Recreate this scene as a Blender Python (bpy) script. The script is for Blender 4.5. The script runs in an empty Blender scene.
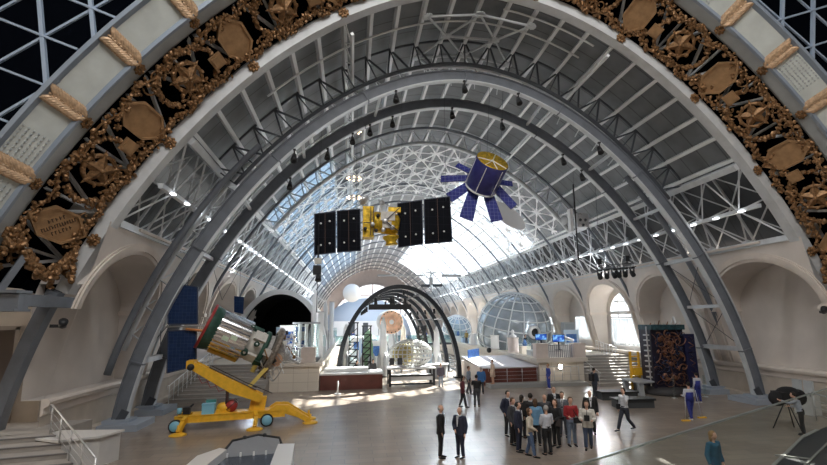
import bpy, bmesh, math, random
import numpy as np
from mathutils import Vector, Matrix, Euler
random.seed(7)
PI = math.pi
S = bpy.context.scene
COL = S.collection
# ---------------- camera ----------------
FPX, YAW, PIT, ROL = 464.444, 0.156, 0.154, -0.009
CPX, CPY = 425.522, 248.324
CAM = np.array([-6.312, 0.0, 4.8])
cyw, syw, cpt, spt = math.cos(YAW), math.sin(YAW), math.cos(PIT), math.sin(PIT)
FW = np.array([syw*cpt, cyw*cpt, spt]); R0 = np.array([cyw, -syw, 0.]); U0 = np.cross(R0, FW)
RT = math.cos(ROL)*R0 + math.sin(ROL)*U0
UP = -math.sin(ROL)*R0 + math.cos(ROL)*U0
cd = bpy.data.cameras.new('camera'); cam = bpy.data.objects.new('camera', cd); COL.objects.link(cam)
M4 = Matrix(((RT[0], UP[0], -FW[0], CAM[0]), (RT[1], UP[1], -FW[1], CAM[1]), (RT[2], UP[2], -FW[2], CAM[2]), (0, 0, 0, 1)))
cam.matrix_world = M4
cd.sensor_fit = 'HORIZONTAL'; cd.sensor_width = 36.0; cd.lens = FPX/827*36
cd.shift_x = -(CPX-413.5)/827; cd.shift_y = (CPY-232.5)/827
cd.clip_start = 0.1; cd.clip_end = 600
S.camera = cam
# ---------------- world, sun, large lights, exposure ----------------
S.view_settings.view_transform = 'Standard'; S.view_settings.look = 'None'
S.view_settings.exposure = 1.15; S.view_settings.gamma = 1.0; S.view_settings.use_curve_mapping = False
W = bpy.data.worlds.new('world'); S.world = W; W.use_nodes = True
wn = W.node_tree.nodes; wl = W.node_tree.links
bg = wn['Background']; bg.inputs['Strength'].default_value = 1.15
tc = wn.new('ShaderNodeTexCoord'); sp = wn.new('ShaderNodeSeparateXYZ'); cr = wn.new('ShaderNodeValToRGB')
wl.new(tc.outputs['Generated'], sp.inputs[0]); wl.new(sp.outputs['Z'], cr.inputs[0]); wl.new(cr.outputs[0], bg.inputs['Color'])
cr.color_ramp.elements[0].position = 0.0; cr.color_ramp.elements[0].color = (.80, .84, .88, 1)
cr.color_ramp.elements[1].position = 0.75; cr.color_ramp.elements[1].color = (.62, .76, .95, 1)
sd = bpy.data.lights.new('sun', 'SUN'); sd.energy = 24.0; sd.angle = math.radians(0.6); sd.color = (1, .95, .86)
sun = bpy.data.objects.new('sun', sd); COL.objects.link(sun)
SUN_DIR = Vector((-.75, -1.1, -1.0)).normalized()      # direction the light travels
sun.rotation_euler = SUN_DIR.to_track_quat('-Z', 'Y').to_euler(); sun.location = (30, 60, 60)
def area(name, loc, target, sx, sy, e, col):
    l = bpy.data.lights.new(name, 'AREA'); l.shape = 'RECTANGLE'; l.size = sx; l.size_y = sy; l.energy = e; l.color = col
    o = bpy.data.objects.new(name, l); COL.objects.link(o); o.location = loc
    o.rotation_euler = (Vector(target)-Vector(loc)).to_track_quat('-Z', 'Y').to_euler(); return o
area('entrance_fill_light', (-4, 2, 29), (0, 22, 4), 22, 14, 3600, (1, .98, .95))  # added fill lamp under the closed entrance ceiling, brightens the portal side
area('skylight_daylight', (10.8, 84, 19.4), (-1, 84, 0), 5, 80, 20000, (.93, .97, 1))

for sg_ in (-1, 1):      # the fluorescent lines fixed to the side trusses
    for y0_, y1_, e_ in ((21., 56., 1300), (56., 128., 9000)):
        area('truss_strip_light', (sg_*16.6, (y0_+y1_)/2, 11.0), (-sg_*9, (y0_+y1_)/2, 20), .12, y1_-y0_, e_, (.95, .97, 1))
# ---------------- materials ----------------
MATS = {}
def mat(name, col, rough=.6, metal=0., noise=0., nscale=3., bump=0., spec=None, emit=None, alpha=None, trans=None, coat=0.):
    if name in MATS: return MATS[name]
    m = bpy.data.materials.new(name); m.use_nodes = True; nt = m.node_tree; b = nt.nodes['Principled BSDF']
    b.inputs['Base Color'].default_value = (*col, 1); b.inputs['Roughness'].default_value = rough; b.inputs['Metallic'].default_value = metal
    if coat: b.inputs['Coat Weight'].default_value = coat
    if spec is not None: b.inputs['Specular IOR Level'].default_value = spec
    if emit: b.inputs['Emission Color'].default_value = (*emit[0], 1); b.inputs['Emission Strength'].default_value = emit[1]
    if trans: b.inputs['Transmission Weight'].default_value = trans
    if alpha is not None: b.inputs['Alpha'].default_value = alpha
    if noise or bump:
        t = nt.nodes.new('ShaderNodeTexCoord'); n = nt.nodes.new('ShaderNodeTexNoise'); n.inputs['Scale'].default_value = nscale; n.inputs['Detail'].default_value = 5
        nt.links.new(t.outputs['Object'], n.inputs['Vector'])
        if noise:
            r = nt.nodes.new('ShaderNodeValToRGB'); r.color_ramp.elements[0].position = .3; r.color_ramp.elements[1].position = .7
            r.color_ramp.elements[0].color = (*[c*(1-noise) for c in col], 1); r.color_ramp.elements[1].color = (*[min(1, c*(1+noise)) for c in col], 1)
            nt.links.new(n.outputs['Fac'], r.inputs[0]); nt.links.new(r.outputs[0], b.inputs['Base Color'])
        if bump:
            bp = nt.nodes.new('ShaderNodeBump'); bp.inputs['Strength'].default_value = bump; bp.inputs['Distance'].default_value = .05
            nt.links.new(n.outputs['Fac'], bp.inputs['Height']); nt.links.new(bp.outputs[0], b.inputs['Normal'])
    MATS[name] = m; return m
def glassy(name, col, t=.8, rough=.05):
    m = bpy.data.materials.new(name); m.use_nodes = True; nt = m.node_tree; nt.nodes.clear()
    o = nt.nodes.new('ShaderNodeOutputMaterial'); mx = nt.nodes.new('ShaderNodeMixShader'); a = nt.nodes.new('ShaderNodeBsdfTransparent'); g = nt.nodes.new('ShaderNodeBsdfGlossy')
    a.inputs[0].default_value = (*col, 1); g.inputs['Roughness'].default_value = rough; g.inputs['Color'].default_value = (.9, .95, 1, 1)
    mx.inputs[0].default_value = 1-t; nt.links.new(a.outputs[0], mx.inputs[1]); nt.links.new(g.outputs[0], mx.inputs[2]); nt.links.new(mx.outputs[0], o.inputs[0])
    MATS[name] = m; return m
STEEL = mat('steel_blue_grey', (.15, .168, .198), .5, .1, .12, 2)
STEEL_L = mat('steel_light', (.55, .58, .61), .45, .1, .08, 2)
STEEL_D = mat('steel_dark', (.07, .08, .095), .5, .2, .15, 2)
LOUVER = None
PLASTER = mat('wall_plaster', (.62, .575, .54), .85, 0, .07, .7, .05)
PLASTER_D = mat('dado_stone', (.50, .445, .385), .8, 0, .1, 1.2, .05)
MOULD = mat('moulding_plaster', (.64, .58, .53), .8, 0, .05, 2)
GOLD = mat('bronze_gilding', (.25, .14, .065), .42, .55, .45, 9, .5)
GOLD_L = mat('bronze_plaque', (.37, .225, .115), .45, .35, .18, 4, .15)
GOLD_P = mat('pale_gilding', (.52, .36, .23), .45, .35, .3, 9, .4)
BANDW = mat('white_painted_steel', (.52, .56, .55), .5, .1, .1, 1.5)
BLACK = mat('black', (.012, .013, .016), .5)
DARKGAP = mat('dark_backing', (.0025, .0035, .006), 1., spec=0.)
WHITE = mat('white_paint', (.78, .79, .80), .45)
GLASSR = glassy('roof_glass', (.95, .98, 1), .9, .1)
GLASSL = glassy('roof_glass_tinted', (.50, .58, .64), .8, .3)

class MB:
    def __init__(s): s.v = []; s.f = []; s.m = []; s.sm = []
    def add(s, vs, fs, m=0, sm=False):
        o = len(s.v); s.v += [tuple(float(c) for c in p) for p in vs]; s.f += [tuple(i+o for i in f) for f in fs]; s.m += [m]*len(fs); s.sm += [sm]*len(fs); return s
    def box(s, c, d, rz=0., m=0, rot=None):
        R = rot if rot is not None else Matrix.Rotation(rz, 3, 'Z'); c = Vector(c)
        vs = [c + R @ Vector((x*d[0]/2, y*d[1]/2, z*d[2]/2)) for x in (-1, 1) for y in (-1, 1) for z in (-1, 1)]
        return s.add(vs, [(0, 1, 3, 2), (4, 6, 7, 5), (0, 4, 5, 1), (2, 3, 7, 6), (0, 2, 6, 4), (1, 5, 7, 3)], m)
    def bar(s, p, q, w=.1, h=None, up=(0, 0, 1), m=0):
        p, q = Vector(p), Vector(q); h = h or w; d = q-p; L = d.length
        if L < 1e-6: return s
        d.normalize(); u = Vector(up)
        if abs(d.dot(u)) > .98: u = Vector((1, 0, 0))
        x = d.cross(u).normalized(); y = x.cross(d)
        vs = [e + x*(a*w/2) + y*(b*h/2) for e in (p, q) for a, b in ((-1, -1), (1, -1), (1, 1), (-1, 1))]
        return s.add(vs, [(3, 2, 1, 0), (4, 5, 6, 7), (0, 1, 5, 4), (1, 2, 6, 5), (2, 3, 7, 6), (3, 0, 4, 7)], m)
    def tube(s, pts, r, n=8, m=0, cap=True, sm=True, ey=1.):
        pts = [Vector(p) for p in pts]; k = len(pts); rs = r if isinstance(r, (list, tuple)) else [r]*k
        rings = []; up = None
        for i, p in enumerate(pts):
            d = (pts[min(i+1, k-1)]-pts[max(i-1, 0)]).normalized()
            if up is None or abs(d.dot(up)) > .95:
                up = Vector((0, 0, 1)) if abs(d.z) < .9 else Vector((0, 1, 0))
            x = d.cross(up).normalized(); y = x.cross(d).normalized(); up = y
            rings.append([p + x*(rs[i]*math.cos(2*PI*j/n)) + y*(rs[i]*ey*math.sin(2*PI*j/n)) for j in range(n)])
        vs = [q for R in rings for q in R]; fs = [(i*n+j, i*n+(j+1) % n, (i+1)*n+(j+1) % n, (i+1)*n+j) for i in range(k-1) for j in range(n)]
        s.add(vs, fs, m, sm)
        if cap: s.add(rings[0], [tuple(range(n))[::-1]], m); s.add(rings[-1], [tuple(range(n))], m)
        return s
    def lathe(s, prof, c=(0, 0, 0), n=24, m=0, axis=(0, 0, 1), sm=True):
        # prof: list of (r, h)
        a = Vector(axis).normalized(); t = Vector((1, 0, 0)) if abs(a.x) < .9 else Vector((0, 1, 0)); x = a.cross(t).normalized(); y = a.cross(x); c = Vector(c)
        vs = [c + a*h + (x*math.cos(2*PI*j/n)+y*math.sin(2*PI*j/n))*r for r, h in prof for j in range(n)]
        fs = [(i*n+j, i*n+(j+1) % n, (i+1)*n+(j+1) % n, (i+1)*n+j) for i in range(len(prof)-1) for j in range(n)]
        return s.add(vs, fs, m, sm)
    def ball(s, c, r, n=12, k=8, m=0, rot=None, sm=True):
        r = r if isinstance(r, (list, tuple)) else (r, r, r); c = Vector(c); R = rot or Matrix.Identity(3)
        vs = [c + R @ Vector((r[0]*math.sin(PI*i/k)*math.cos(2*PI*j/n), r[1]*math.sin(PI*i/k)*math.sin(2*PI*j/n), r[2]*math.cos(PI*i/k))) for i in range(k+1) for j in range(n)]
        fs = [(i*n+j, (i+1)*n+j, (i+1)*n+(j+1) % n, i*n+(j+1) % n) for i in range(k) for j in range(n)]
        return s.add(vs, fs, m, sm)
    def prism(s, poly, ext, m=0):
        n = len(poly); e = Vector(ext); vs = [Vector(p) for p in poly] + [Vector(p)+e for p in poly]
        fs = [tuple(range(n))[::-1], tuple(range(n, 2*n))] + [(i, (i+1) % n, n+(i+1) % n, n+i) for i in range(n)]
        return s.add(vs, fs, m)
    def strip(s, A, B, m=0, sm=False):
        n = len(A); return s.add(list(A)+list(B), [(i, i+1, n+i+1, n+i) for i in range(n-1)], m, sm)
    def build(s, name, mats, parent=None, fix=True):
        me = bpy.data.meshes.new(name); me.from_pydata(s.v, [], s.f); me.update()
        for mm in (mats if isinstance(mats, (list, tuple)) else [mats]): me.materials.append(mm)
        me.polygons.foreach_set('material_index', s.m); me.polygons.foreach_set('use_smooth', s.sm)
        if fix:
            b = bmesh.new(); b.from_mesh(me); bmesh.ops.remove_doubles(b, verts=b.verts, dist=1e-5); bmesh.ops.recalc_face_normals(b, faces=b.faces); b.to_mesh(me); b.free()
        o = bpy.data.objects.new(name, me); COL.objects.link(o)
        if parent: o.parent = parent
        return o
def thing(name, label, cat, loc=(0, 0, 0), rz=0., group=None):
    o = bpy.data.objects.new(name, None); COL.objects.link(o); o.location = loc; o.rotation_euler = (0, 0, rz); o.empty_display_size = .2
    o['label'] = label; o['category'] = cat
    if group: o['group'] = group
    return o
def tag(o, label, cat, group=None, kind=None):
    o['label'] = label; o['category'] = cat
    if group: o['group'] = group
    if kind: o['kind'] = kind
    return o
def struct(mb, name, mats):
    o = mb.build(name, mats); o['kind'] = 'structure'; return o
def copy_tree(o, parent=None):
    c = o.copy(); COL.objects.link(c); c.parent = parent
    for ch in [x for x in bpy.data.objects if x.parent == o]: copy_tree(ch, c)
    return c

# ---------------- vault profile ----------------
def make_prof(Wd, Hd, n=1601):
    th = np.linspace(-PI/2, PI/2, n)
    z = Hd*np.abs(np.cos(th))**(2/1.49); x = Wd*np.sign(th)*np.abs(np.sin(th))**(2/1.89)
    L = np.concatenate([[0], np.cumsum(np.hypot(np.diff(x), np.diff(z)))]); L -= L[-1]/2
    dx = np.gradient(x, L); dz = np.gradient(z, L)
    k = 9; ker = np.ones(k)/k
    dxs = np.convolve(np.pad(dx, k//2, 'edge'), ker, 'valid'); dzs = np.convolve(np.pad(dz, k//2, 'edge'), ker, 'valid')
    return L, x, z, -dzs, dxs     # outward normal = (-dz, dx)
P_HALL = make_prof(18.758, 20.78); P_A = make_prof(16.943, 18.79); P_B = make_prof(17.2, 18.89)
def pr(s, off=0., Y=0., P=P_HALL):
    L, x, z, nx, nz = P
    a = np.interp(s, L, nx); b = np.interp(s, L, nz); q = math.hypot(a, b)
    return Vector((float(np.interp(s, L, x)+off*a/q), Y, float(np.interp(s, L, z)+off*b/q)))
def frange(a, b, n): return [a+(b-a)*i/(n-1) for i in range(n)]
def sweep_arch(mb, P, Y, o0, o1, th, s0, s1, n=90, m=0):
    """box section girder following the profile between offsets o0, o1 with thickness th along Y"""
    ss = frange(s0, s1, n)
    c = [[pr(s, o, y, P) for s in ss] for o, y in ((o0, Y-th/2), (o1, Y-th/2), (o1, Y+th/2), (o0, Y+th/2))]
    for i in range(4): mb.strip(c[i], c[(i+1) % 4], m)
    mb.add([q[0] for q in c], [(0, 1, 2, 3)], m); mb.add([q[-1] for q in c], [(3, 2, 1, 0)], m)
    return mb
# ---------------- structure: floor, walls, roof ----------------
def floor_mat():
    m = bpy.data.materials.new('polished_stone_floor'); m.use_nodes = True; nt = m.node_tree; b = nt.nodes['Principled BSDF']
    t = nt.nodes.new('ShaderNodeTexCoord'); n = nt.nodes.new('ShaderNodeTexNoise'); n.inputs['Scale'].default_value = .35; n.inputs['Detail'].default_value = 6
    br = nt.nodes.new('ShaderNodeTexBrick'); br.offset = .5; br.inputs['Scale'].default_value = .5; br.inputs['Mortar Size'].default_value = .008
    br.inputs['Color1'].default_value = (.315, .262, .215, 1); br.inputs['Color2'].default_value = (.36, .30, .245, 1); br.inputs['Mortar'].default_value = (.27, .235, .205, 1)
    nt.links.new(t.outputs['Object'], n.inputs['Vector']); nt.links.new(t.outputs['Object'], br.inputs['Vector'])
    mx = nt.nodes.new('ShaderNodeMixRGB'); mx.blend_type = 'MULTIPLY'; mx.inputs[0].default_value = .6
    r = nt.nodes.new('ShaderNodeValToRGB'); r.color_ramp.elements[0].position = .3; r.color_ramp.elements[0].color = (.72, .72, .75, 1); r.color_ramp.elements[1].position = .7; r.color_ramp.elements[1].color = (1, 1, 1, 1)
    nt.links.new(n.outputs['Fac'], r.inputs[0]); nt.links.new(br.outputs['Color'], mx.inputs[1]); nt.links.new(r.outputs[0], mx.inputs[2]); nt.links.new(mx.outputs[0], b.inputs['Base Color'])
    rr = nt.nodes.new('ShaderNodeMapRange'); rr.inputs['To Min'].default_value = .16; rr.inputs['To Max'].default_value = .3
    nt.links.new(n.outputs['Fac'], rr.inputs['Value']); nt.links.new(rr.outputs[0], b.inputs['Roughness'])
    return m
f = MB(); f.box((0, 69, -.15), (63, 172, .3)); struct(f, 'floor', floor_mat())

def louver_mat(name, col):
    m = bpy.data.materials.new(name); m.use_nodes = True; nt = m.node_tree; b = nt.nodes['Principled BSDF']; b.inputs['Roughness'].default_value = .6
    t = nt.nodes.new('ShaderNodeTexCoord'); s = nt.nodes.new('ShaderNodeSeparateXYZ'); nt.links.new(t.outputs['Object'], s.inputs[0])
    a = nt.nodes.new('ShaderNodeMath'); a.operation = 'MULTIPLY'; a.inputs[1].default_value = 1/1.333
    fr = nt.nodes.new('ShaderNodeMath'); fr.operation = 'FRACT'; lt = nt.nodes.new('ShaderNodeMath'); lt.operation = 'LESS_THAN'; lt.inputs[1].default_value = .05
    nt.links.new(s.outputs['Y'], a.inputs[0]); nt.links.new(a.outputs[0], fr.inputs[0]); nt.links.new(fr.outputs[0], lt.inputs[0])
    n = nt.nodes.new('ShaderNodeTexNoise'); n.inputs['Scale'].default_value = .8; nt.links.new(t.outputs['Object'], n.inputs['Vector'])
    r = nt.nodes.new('ShaderNodeValToRGB'); r.color_ramp.elements[0].position = .35; r.color_ramp.elements[1].position = .65
    r.color_ramp.elements[0].color = (*[c*.85 for c in col], 1); r.color_ramp.elements[1].color = (*[c*1.12 for c in col], 1)
    nt.links.new(n.outputs['Fac'], r.inputs[0])
    mx = nt.nodes.new('ShaderNodeMixRGB'); mx.inputs[2].default_value = (*[c*.5 for c in col], 1)
    nt.links.new(lt.outputs[0], mx.inputs[0]); nt.links.new(r.outputs[0], mx.inputs[1]); nt.links.new(mx.outputs[0], b.inputs['Base Color'])
    return m
LV = louver_mat('roof_panel_grey', (.19, .205, .22)); LV2 = louver_mat('roof_panel_far_lit', (.29, .31, .335))  # second copy is paler: the brighter light down the hall is in its colour
SW = 20.78      # arc position of the wall top
Y0, YE = 20.4, 150.
def skin(name, s0, s1, y0, y1, m, off=.75, n=None, th=.12):
    n = n or max(3, int(abs(s1-s0)/.6)); ss = frange(s0, s1, n); b = MB()
    ys = [y0, y1]
    A = [pr(s, off, y0) for s in ss]; B = [pr(s, off, y1) for s in ss]; A2 = [pr(s, off+th, y0) for s in ss]; B2 = [pr(s, off+th, y1) for s in ss]
    b.strip(A, B); b.strip(B2, A2); b.strip(A2, A); b.strip(B, B2); 
    return struct(b, name, m)
# near bays opaque, further bays glazed along both haunches
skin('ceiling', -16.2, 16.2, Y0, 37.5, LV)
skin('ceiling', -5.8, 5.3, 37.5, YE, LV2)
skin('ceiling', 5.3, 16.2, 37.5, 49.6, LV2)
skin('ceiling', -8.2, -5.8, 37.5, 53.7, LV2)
for i, (a, b_, y0, y1) in enumerate(((5.3, 16.2, 49.6, 122.), (-16.2, -8.2, 39.5, 53.7), (-16.2, -5.8, 53.7, 122.))):
    skin('window_%d' % (i+1), a, b_, y0, y1, GLASSR if a > 0 else GLASSL, .75, th=.04)
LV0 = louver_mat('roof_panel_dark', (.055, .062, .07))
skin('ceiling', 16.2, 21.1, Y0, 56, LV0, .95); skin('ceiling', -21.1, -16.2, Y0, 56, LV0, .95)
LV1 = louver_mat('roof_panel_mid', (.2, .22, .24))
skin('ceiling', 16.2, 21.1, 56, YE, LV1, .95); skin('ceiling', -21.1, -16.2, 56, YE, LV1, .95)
skin('ceiling', -16.2, -8.2, 37.5, 39.5, LV)
skin('ceiling', 5.3, 16.2, 122., YE, LV2); skin('ceiling', -16.2, -5.8, 122., YE, LV2)  # end bays closed with added panels to keep sun off the far end
for sa_, sb_ in ((5.3, 16.2), (-16.2, -5.8)):
    b = MB()
    for q in range(41):
        y = 40+2*q+.6
        if sa_ > 0 and y < 49.6: continue
        b.tube([pr(s, .6, y) for s in frange(sa_, sb_, 13)], .05 if y < 70 else .07, 5)
    struct(b, 'roof_beam', mat('glazing_bar', (.22, .24, .27), .5))
# purlins
PW_ = mat('purlin_light_grey', (.74, .76, .78), .5, .1)
for k in range(-11, 12):
    s = 1.44*k
    b = MB(); y1 = YE
    a, c = pr(s, .25, Y0), pr(s, .25, y1); nrm = pr(s, 1., 0)-pr(s, 0, 0)
    b.bar(a, c, .18, .3, up=nrm)
    if k in (-5, 5):
        a2, c2 = pr(s, -.55, Y0), pr(s, -.55, 54); b.bar(a2, c2, .14, .16, up=nrm)
        y = Y0
        while y < 53: b.bar(pr(s, .2, y), pr(s, -.5, y+.9), .06, m=0); b.bar(pr(s, -.5, y+.9), pr(s, .2, y+1.8), .06); y += 1.8
    struct(b, 'roof_beam', PW_)
# edge beams of the side trusses and the lit strips
for sg in (-1, 1):
    b = MB(); n2 = pr(sg*16.2, 1, 0)-pr(sg*16.2, 0, 0)
    b.bar(pr(sg*16.2, 0, Y0), pr(sg*16.2, 0, YE), .32, .42, up=n2); struct(b, 'roof_beam', STEEL_L)
    b = MB(); b.bar(pr(sg*18.5, -.35, Y0), pr(sg*18.5, -.35, YE), .2, .2); struct(b, 'roof_beam', STEEL_L)
    b = MB(); b.bar(pr(sg*20.7, .1, Y0), pr(sg*20.7, .1, YE), .25, .3); struct(b, 'roof_beam', STEEL_L)
    y = Y0; i = 0
    while y < YE-2:
        b = MB(); far = y > 56; step = 2.67
        N = pr(sg*18.5, -.35, y+step/2)
        w = .075 if y < 40 else .12
        for (s_, o_) in ((16.2, .1), (20.7, .2), (18.5, .9)):
            for yy in (y, y+step): b.bar(N, pr(sg*s_, o_, yy), w)
        for (sa, sb) in ((16.2, 18.5), (18.5, 20.7)):
            b.bar(pr(sg*sa, .55, y), pr(sg*sb, .55, y+step), .07); b.bar(pr(sg*sa, .55, y+step), pr(sg*sb, .55, y), .07)
            b.bar(pr(sg*sa, .75, y), pr(sg*sb, .75, y), .11)
            if y > 40: b.bar(pr(sg*sa, .75, y+step/2), pr(sg*sb, .75, y+step/2), .08); b.bar(pr(sg*sa, .45, y), pr(sg*sb, .45, y+step/2), .06)
        b.box(N, (.28, .28, .12)); b.box(pr(sg*20.6, .2, y), (.25, .3, .25))
        struct(b, 'roof_beam', STEEL_L); y += step; i += 1
# transverse lattice rings
def ring(Y, s0, s1, oin, oout, step=1.44, w=.09, m=STEEL, dy=0., tube_in=.11):
    b = MB(); n = int(round((s1-s0)/step)); ss = frange(s0, s1, n+1)
    b.tube([pr(s, oin, Y+dy) for s in frange(s0, s1, n*2+1)], tube_in, 6)
    b.tube([pr(s, oout, Y) for s in frange(s0, s1, n*2+1)], .07, 6)
    for i in range(n):
        a, c = ss[i], ss[i+1]; mid = (a+c)/2
        b.bar(pr(a, oout, Y), pr(mid, oin, Y+dy), w); b.bar(pr(mid, oin, Y+dy), pr(c, oout, Y), w)
        b.bar(pr(a, oout, Y), pr(a, oin, Y+dy), w*.7)
    return struct(b, 'roof_beam', m)
ring(24.6, -16.2, 16.2, -1.15, .3, m=STEEL_D)
ring(37.4, -16.2, 16.2, -1.0, .3, m=STEEL_L, tube_in=.17)
ring(54.0, -16.2, 16.2, -.9, .3, m=STEEL_L)
# triangulated frame with star nodes
def star(b, s, o, y, r=.34):
    c = pr(s, o, y); u = pr(s, o+1, y)-c; t = pr(s+.5, o, y)-pr(s-.5, o, y); t.normalize(); yv = Vector((0, 1, 0))
    for k in range(3):
        d = t*math.cos(k*PI/3)+yv*math.sin(k*PI/3); b.bar(c-d*r, c+d*r, .2, .05, up=u)
def starframe(s0, s1, y0, y1, ds, dy, off, w=.07, r=.3, m=STEEL_L):
    rows = int(round((y1-y0)/dy)); n = int(round((s1-s0)/ds))
    for j in range(rows+1):
        b = MB(); y = y0+j*dy; sh = ds/2 if j % 2 else 0
        for i in range(n+1):
            s = s0+i*ds+sh
            if s > s1+.01: continue
            star(b, s, off, y, r)
            if s+ds <= s1+.01: b.bar(pr(s, off, y), pr(s+ds, off, y), w)
            if j < rows:
                for q in (-ds/2, ds/2):
                    if s0-.01 <= s+q <= s1+.01: b.bar(pr(s, off, y), pr(s+q, off, y+dy), w)
            b.bar(pr(s, off, y), pr(s, .4, y+dy/2), .045)
        struct(b, 'roof_beam', m)
STAR = mat('white_node_steel', (.92, .93, .95), .5)
starframe(-16.0, 16.0, 38.2, 53.2, 2.3, 2.1, -.75, r=.6, w=.075, m=STAR)
starframe(-2.88, 2.88, 21.2, 26.8, 2.88, 1.9, -.35, r=.25, w=.09)
# white curved ties under the near roof panels
for Yt, a, c in ((22.3, -12, 6.2), (21.0, 1.2, 6.4), (31.5, -12.5, 12.5)):
    b = MB(); b.tube([pr(s, 0.0, Yt) for s in frange(a, c, 30)], .05, 6); struct(b, 'roof_beam', PW_)

# side walls with niches (the face leans in like the vault, the niche backs stand upright)
XF = lambda z: 17.6-(z-1.75)/(8.74-1.75)*(17.6-15.86)
XB = 18.3
NA, NB, ZS = 3.28, 2.55, 5.35
def side_wall(sg, name):
    b = MB(); X = lambda z: sg*XF(z); k = 0
    zb, zt = 1.75, 8.8
    ya = 19.75
    while ya < YE-.5:
        yb = ya+8; yc = ya+3.62; NA = 3.28
        if k == 0: yc = ya+3.45; NA = 3.4
        b.strip([(X(zb), ya, zb), (X(zt), ya, zt)], [(X(zb), yc-NA, zb), (X(zt), yc-NA, zt)])
        b.strip([(X(zb), yc+NA, zb), (X(zt), yc+NA, zt)], [(X(zb), yb, zb), (X(zt), yb, zt)])
        arc = [(yc-NA*math.cos(t), ZS+NB*math.sin(t)) for t in frange(0, PI, 33)]
        b.strip([(X(z), y, z) for y, z in arc], [(X(zt), y, zt) for y, z in arc])
        full = [(yc-NA, 2.0)]+arc+[(yc+NA, 2.0)]
        rev = full if not (k == 0 and sg < 0) else full[5:]
        b.strip([(X(z), y, z) for y, z in rev], [(sg*XB, y, z) for y, z in rev], 0, False)
        # sill
        b.strip([(X(2.0), yc-NA, 2.0), (sg*XB, yc-NA, 2.0)], [(X(2.0), yc+NA, 2.0), (sg*XB, yc+NA, 2.0)])
        b.strip([(X(zb), yc-NA, zb), (X(2.), yc-NA, 2.)], [(X(zb), yc+NA, zb), (X(2.), yc+NA, 2.)])
        # back
        if not ((sg > 0 and k in (2, 3, 4, 5, 6, 7, 8)) ):
            b.strip([(sg*XB, y, z) for y, z in full], [(sg*XB, y, 2.0) for y, z in full])
        else:
            wz0, wz1 = (2.6, 5.1); ww = 1.9 if k > 2 else 2.6; top = ZS+1.9 if k == 2 else 5.1
            if k == 2:
                inner = [(yc-ww, 2.6)]+[(yc-ww*math.cos(t), ZS+1.9*math.sin(t)) for t in frange(0, PI, 33)]+[(yc+ww, 2.6)]
            else:
                inner = [(yc-ww, 2.9)]+[(yc-ww+2*ww*j/32, 5.1) for j in range(33)]+[(yc+ww, 2.9)]
            b.strip([(sg*XB, y, z) for y, z in full], [(sg*XB, y, z) for y, z in inner])
            zz = inner[0][1]
            b.add([(sg*XB, yc-NA, 2), (sg*XB, yc+NA, 2), (sg*XB, yc+ww, zz), (sg*XB, yc-ww, zz)], [(0, 1, 2, 3)])
            WINS.append((sg, yc, ww, k, inner))
        ya = yb; k += 1
    # pier between portal and first niche, outer shell keeps the daylight out
    b.strip([(sg*19.3, 20, 0), (sg*19.3, 20, 8.8)], [(sg*19.3, YE, 0), (sg*19.3, YE, 8.8)]) if False else None
    struct(b, name, PLASTER)
    # dado: moulded ledge and lower wall
    d = MB(); prof = [(17.6, 2.05), (17.35, 2.05), (17.28, 1.95), (17.32, 1.82), (17.5, 1.72), (17.5, 1.5), (17.58, 1.42)]
    P = [(sg*x, 19.75, z) for x, z in prof]; Q = [(sg*x, YE, z) for x, z in prof]; d.strip(P, Q)
    d.add([P[i] for i in range(len(P))], [tuple(range(len(P)))])
    struct(d, 'trim_%d' % (1 if sg < 0 else 2), MOULD)
    d = MB(); P = [(sg*17.58, 19.75, 1.45), (sg*17.62, 19.75, .35), (sg*17.45, 19.75, .3), (sg*17.45, 19.75, 0)]; d.strip(P, [(x, YE, z) for x, y, z in P])
    struct(d, 'baseboard_%s' % ('left' if sg < 0 else 'right'), PLASTER_D)
    # niche mouldings and imposts
    t = MB(); ya = 19.75
    while ya < YE-.5:
        yc = ya+3.62; NA = 3.28
        if ya < 20: yc = ya+3.45; NA = 3.4
        for (r0, r1, h) in ((.0, .16, .09), (.16, .42, .16), (.42, .5, .08)):
            arcs = []
            for (dr, dh) in ((r0, 0), (r0, h), (r1, h), (r1, 0)):
                pts = ([(yc-(NA+dr), z) for z in (2.05, 3.7)] if not (ya < 20 and sg < 0) else [])+[(yc-(NA+dr)*math.cos(a), ZS+(NB+dr)*math.sin(a)) for a in frange(0, PI, 33)]+[(yc+(NA+dr), z) for z in (3.7, 2.05)]
                arcs.append([(sg*(XF(z)-dh), y, z) for y, z in pts])
            for i in range(3): t.strip(arcs[i], arcs[i+1], 0)
        for e in ((-1, 1) if not (ya < 20 and sg < 0) else (1,)):
            t.box((sg*(XF(ZS)+.75), yc+e*(NA-.05), ZS-.05), (2.0, .18, .22)); t.box((sg*(XF(ZS)-.06), yc+e*(NA+.25), ZS-.05), (.35, .62, .24))
        ya += 8
    struct(t, 'trim_%d' % (3 if sg < 0 else 4), MOULD)
    t = MB(); t.box((sg*15.8, 86, 8.88), (.3, 128, .12)); struct(t, 'trim_%d' % (5 if sg < 0 else 6), MOULD)
WINS = []
side_wall(-1, 'wall_left'); side_wall(1, 'wall_right')
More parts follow.
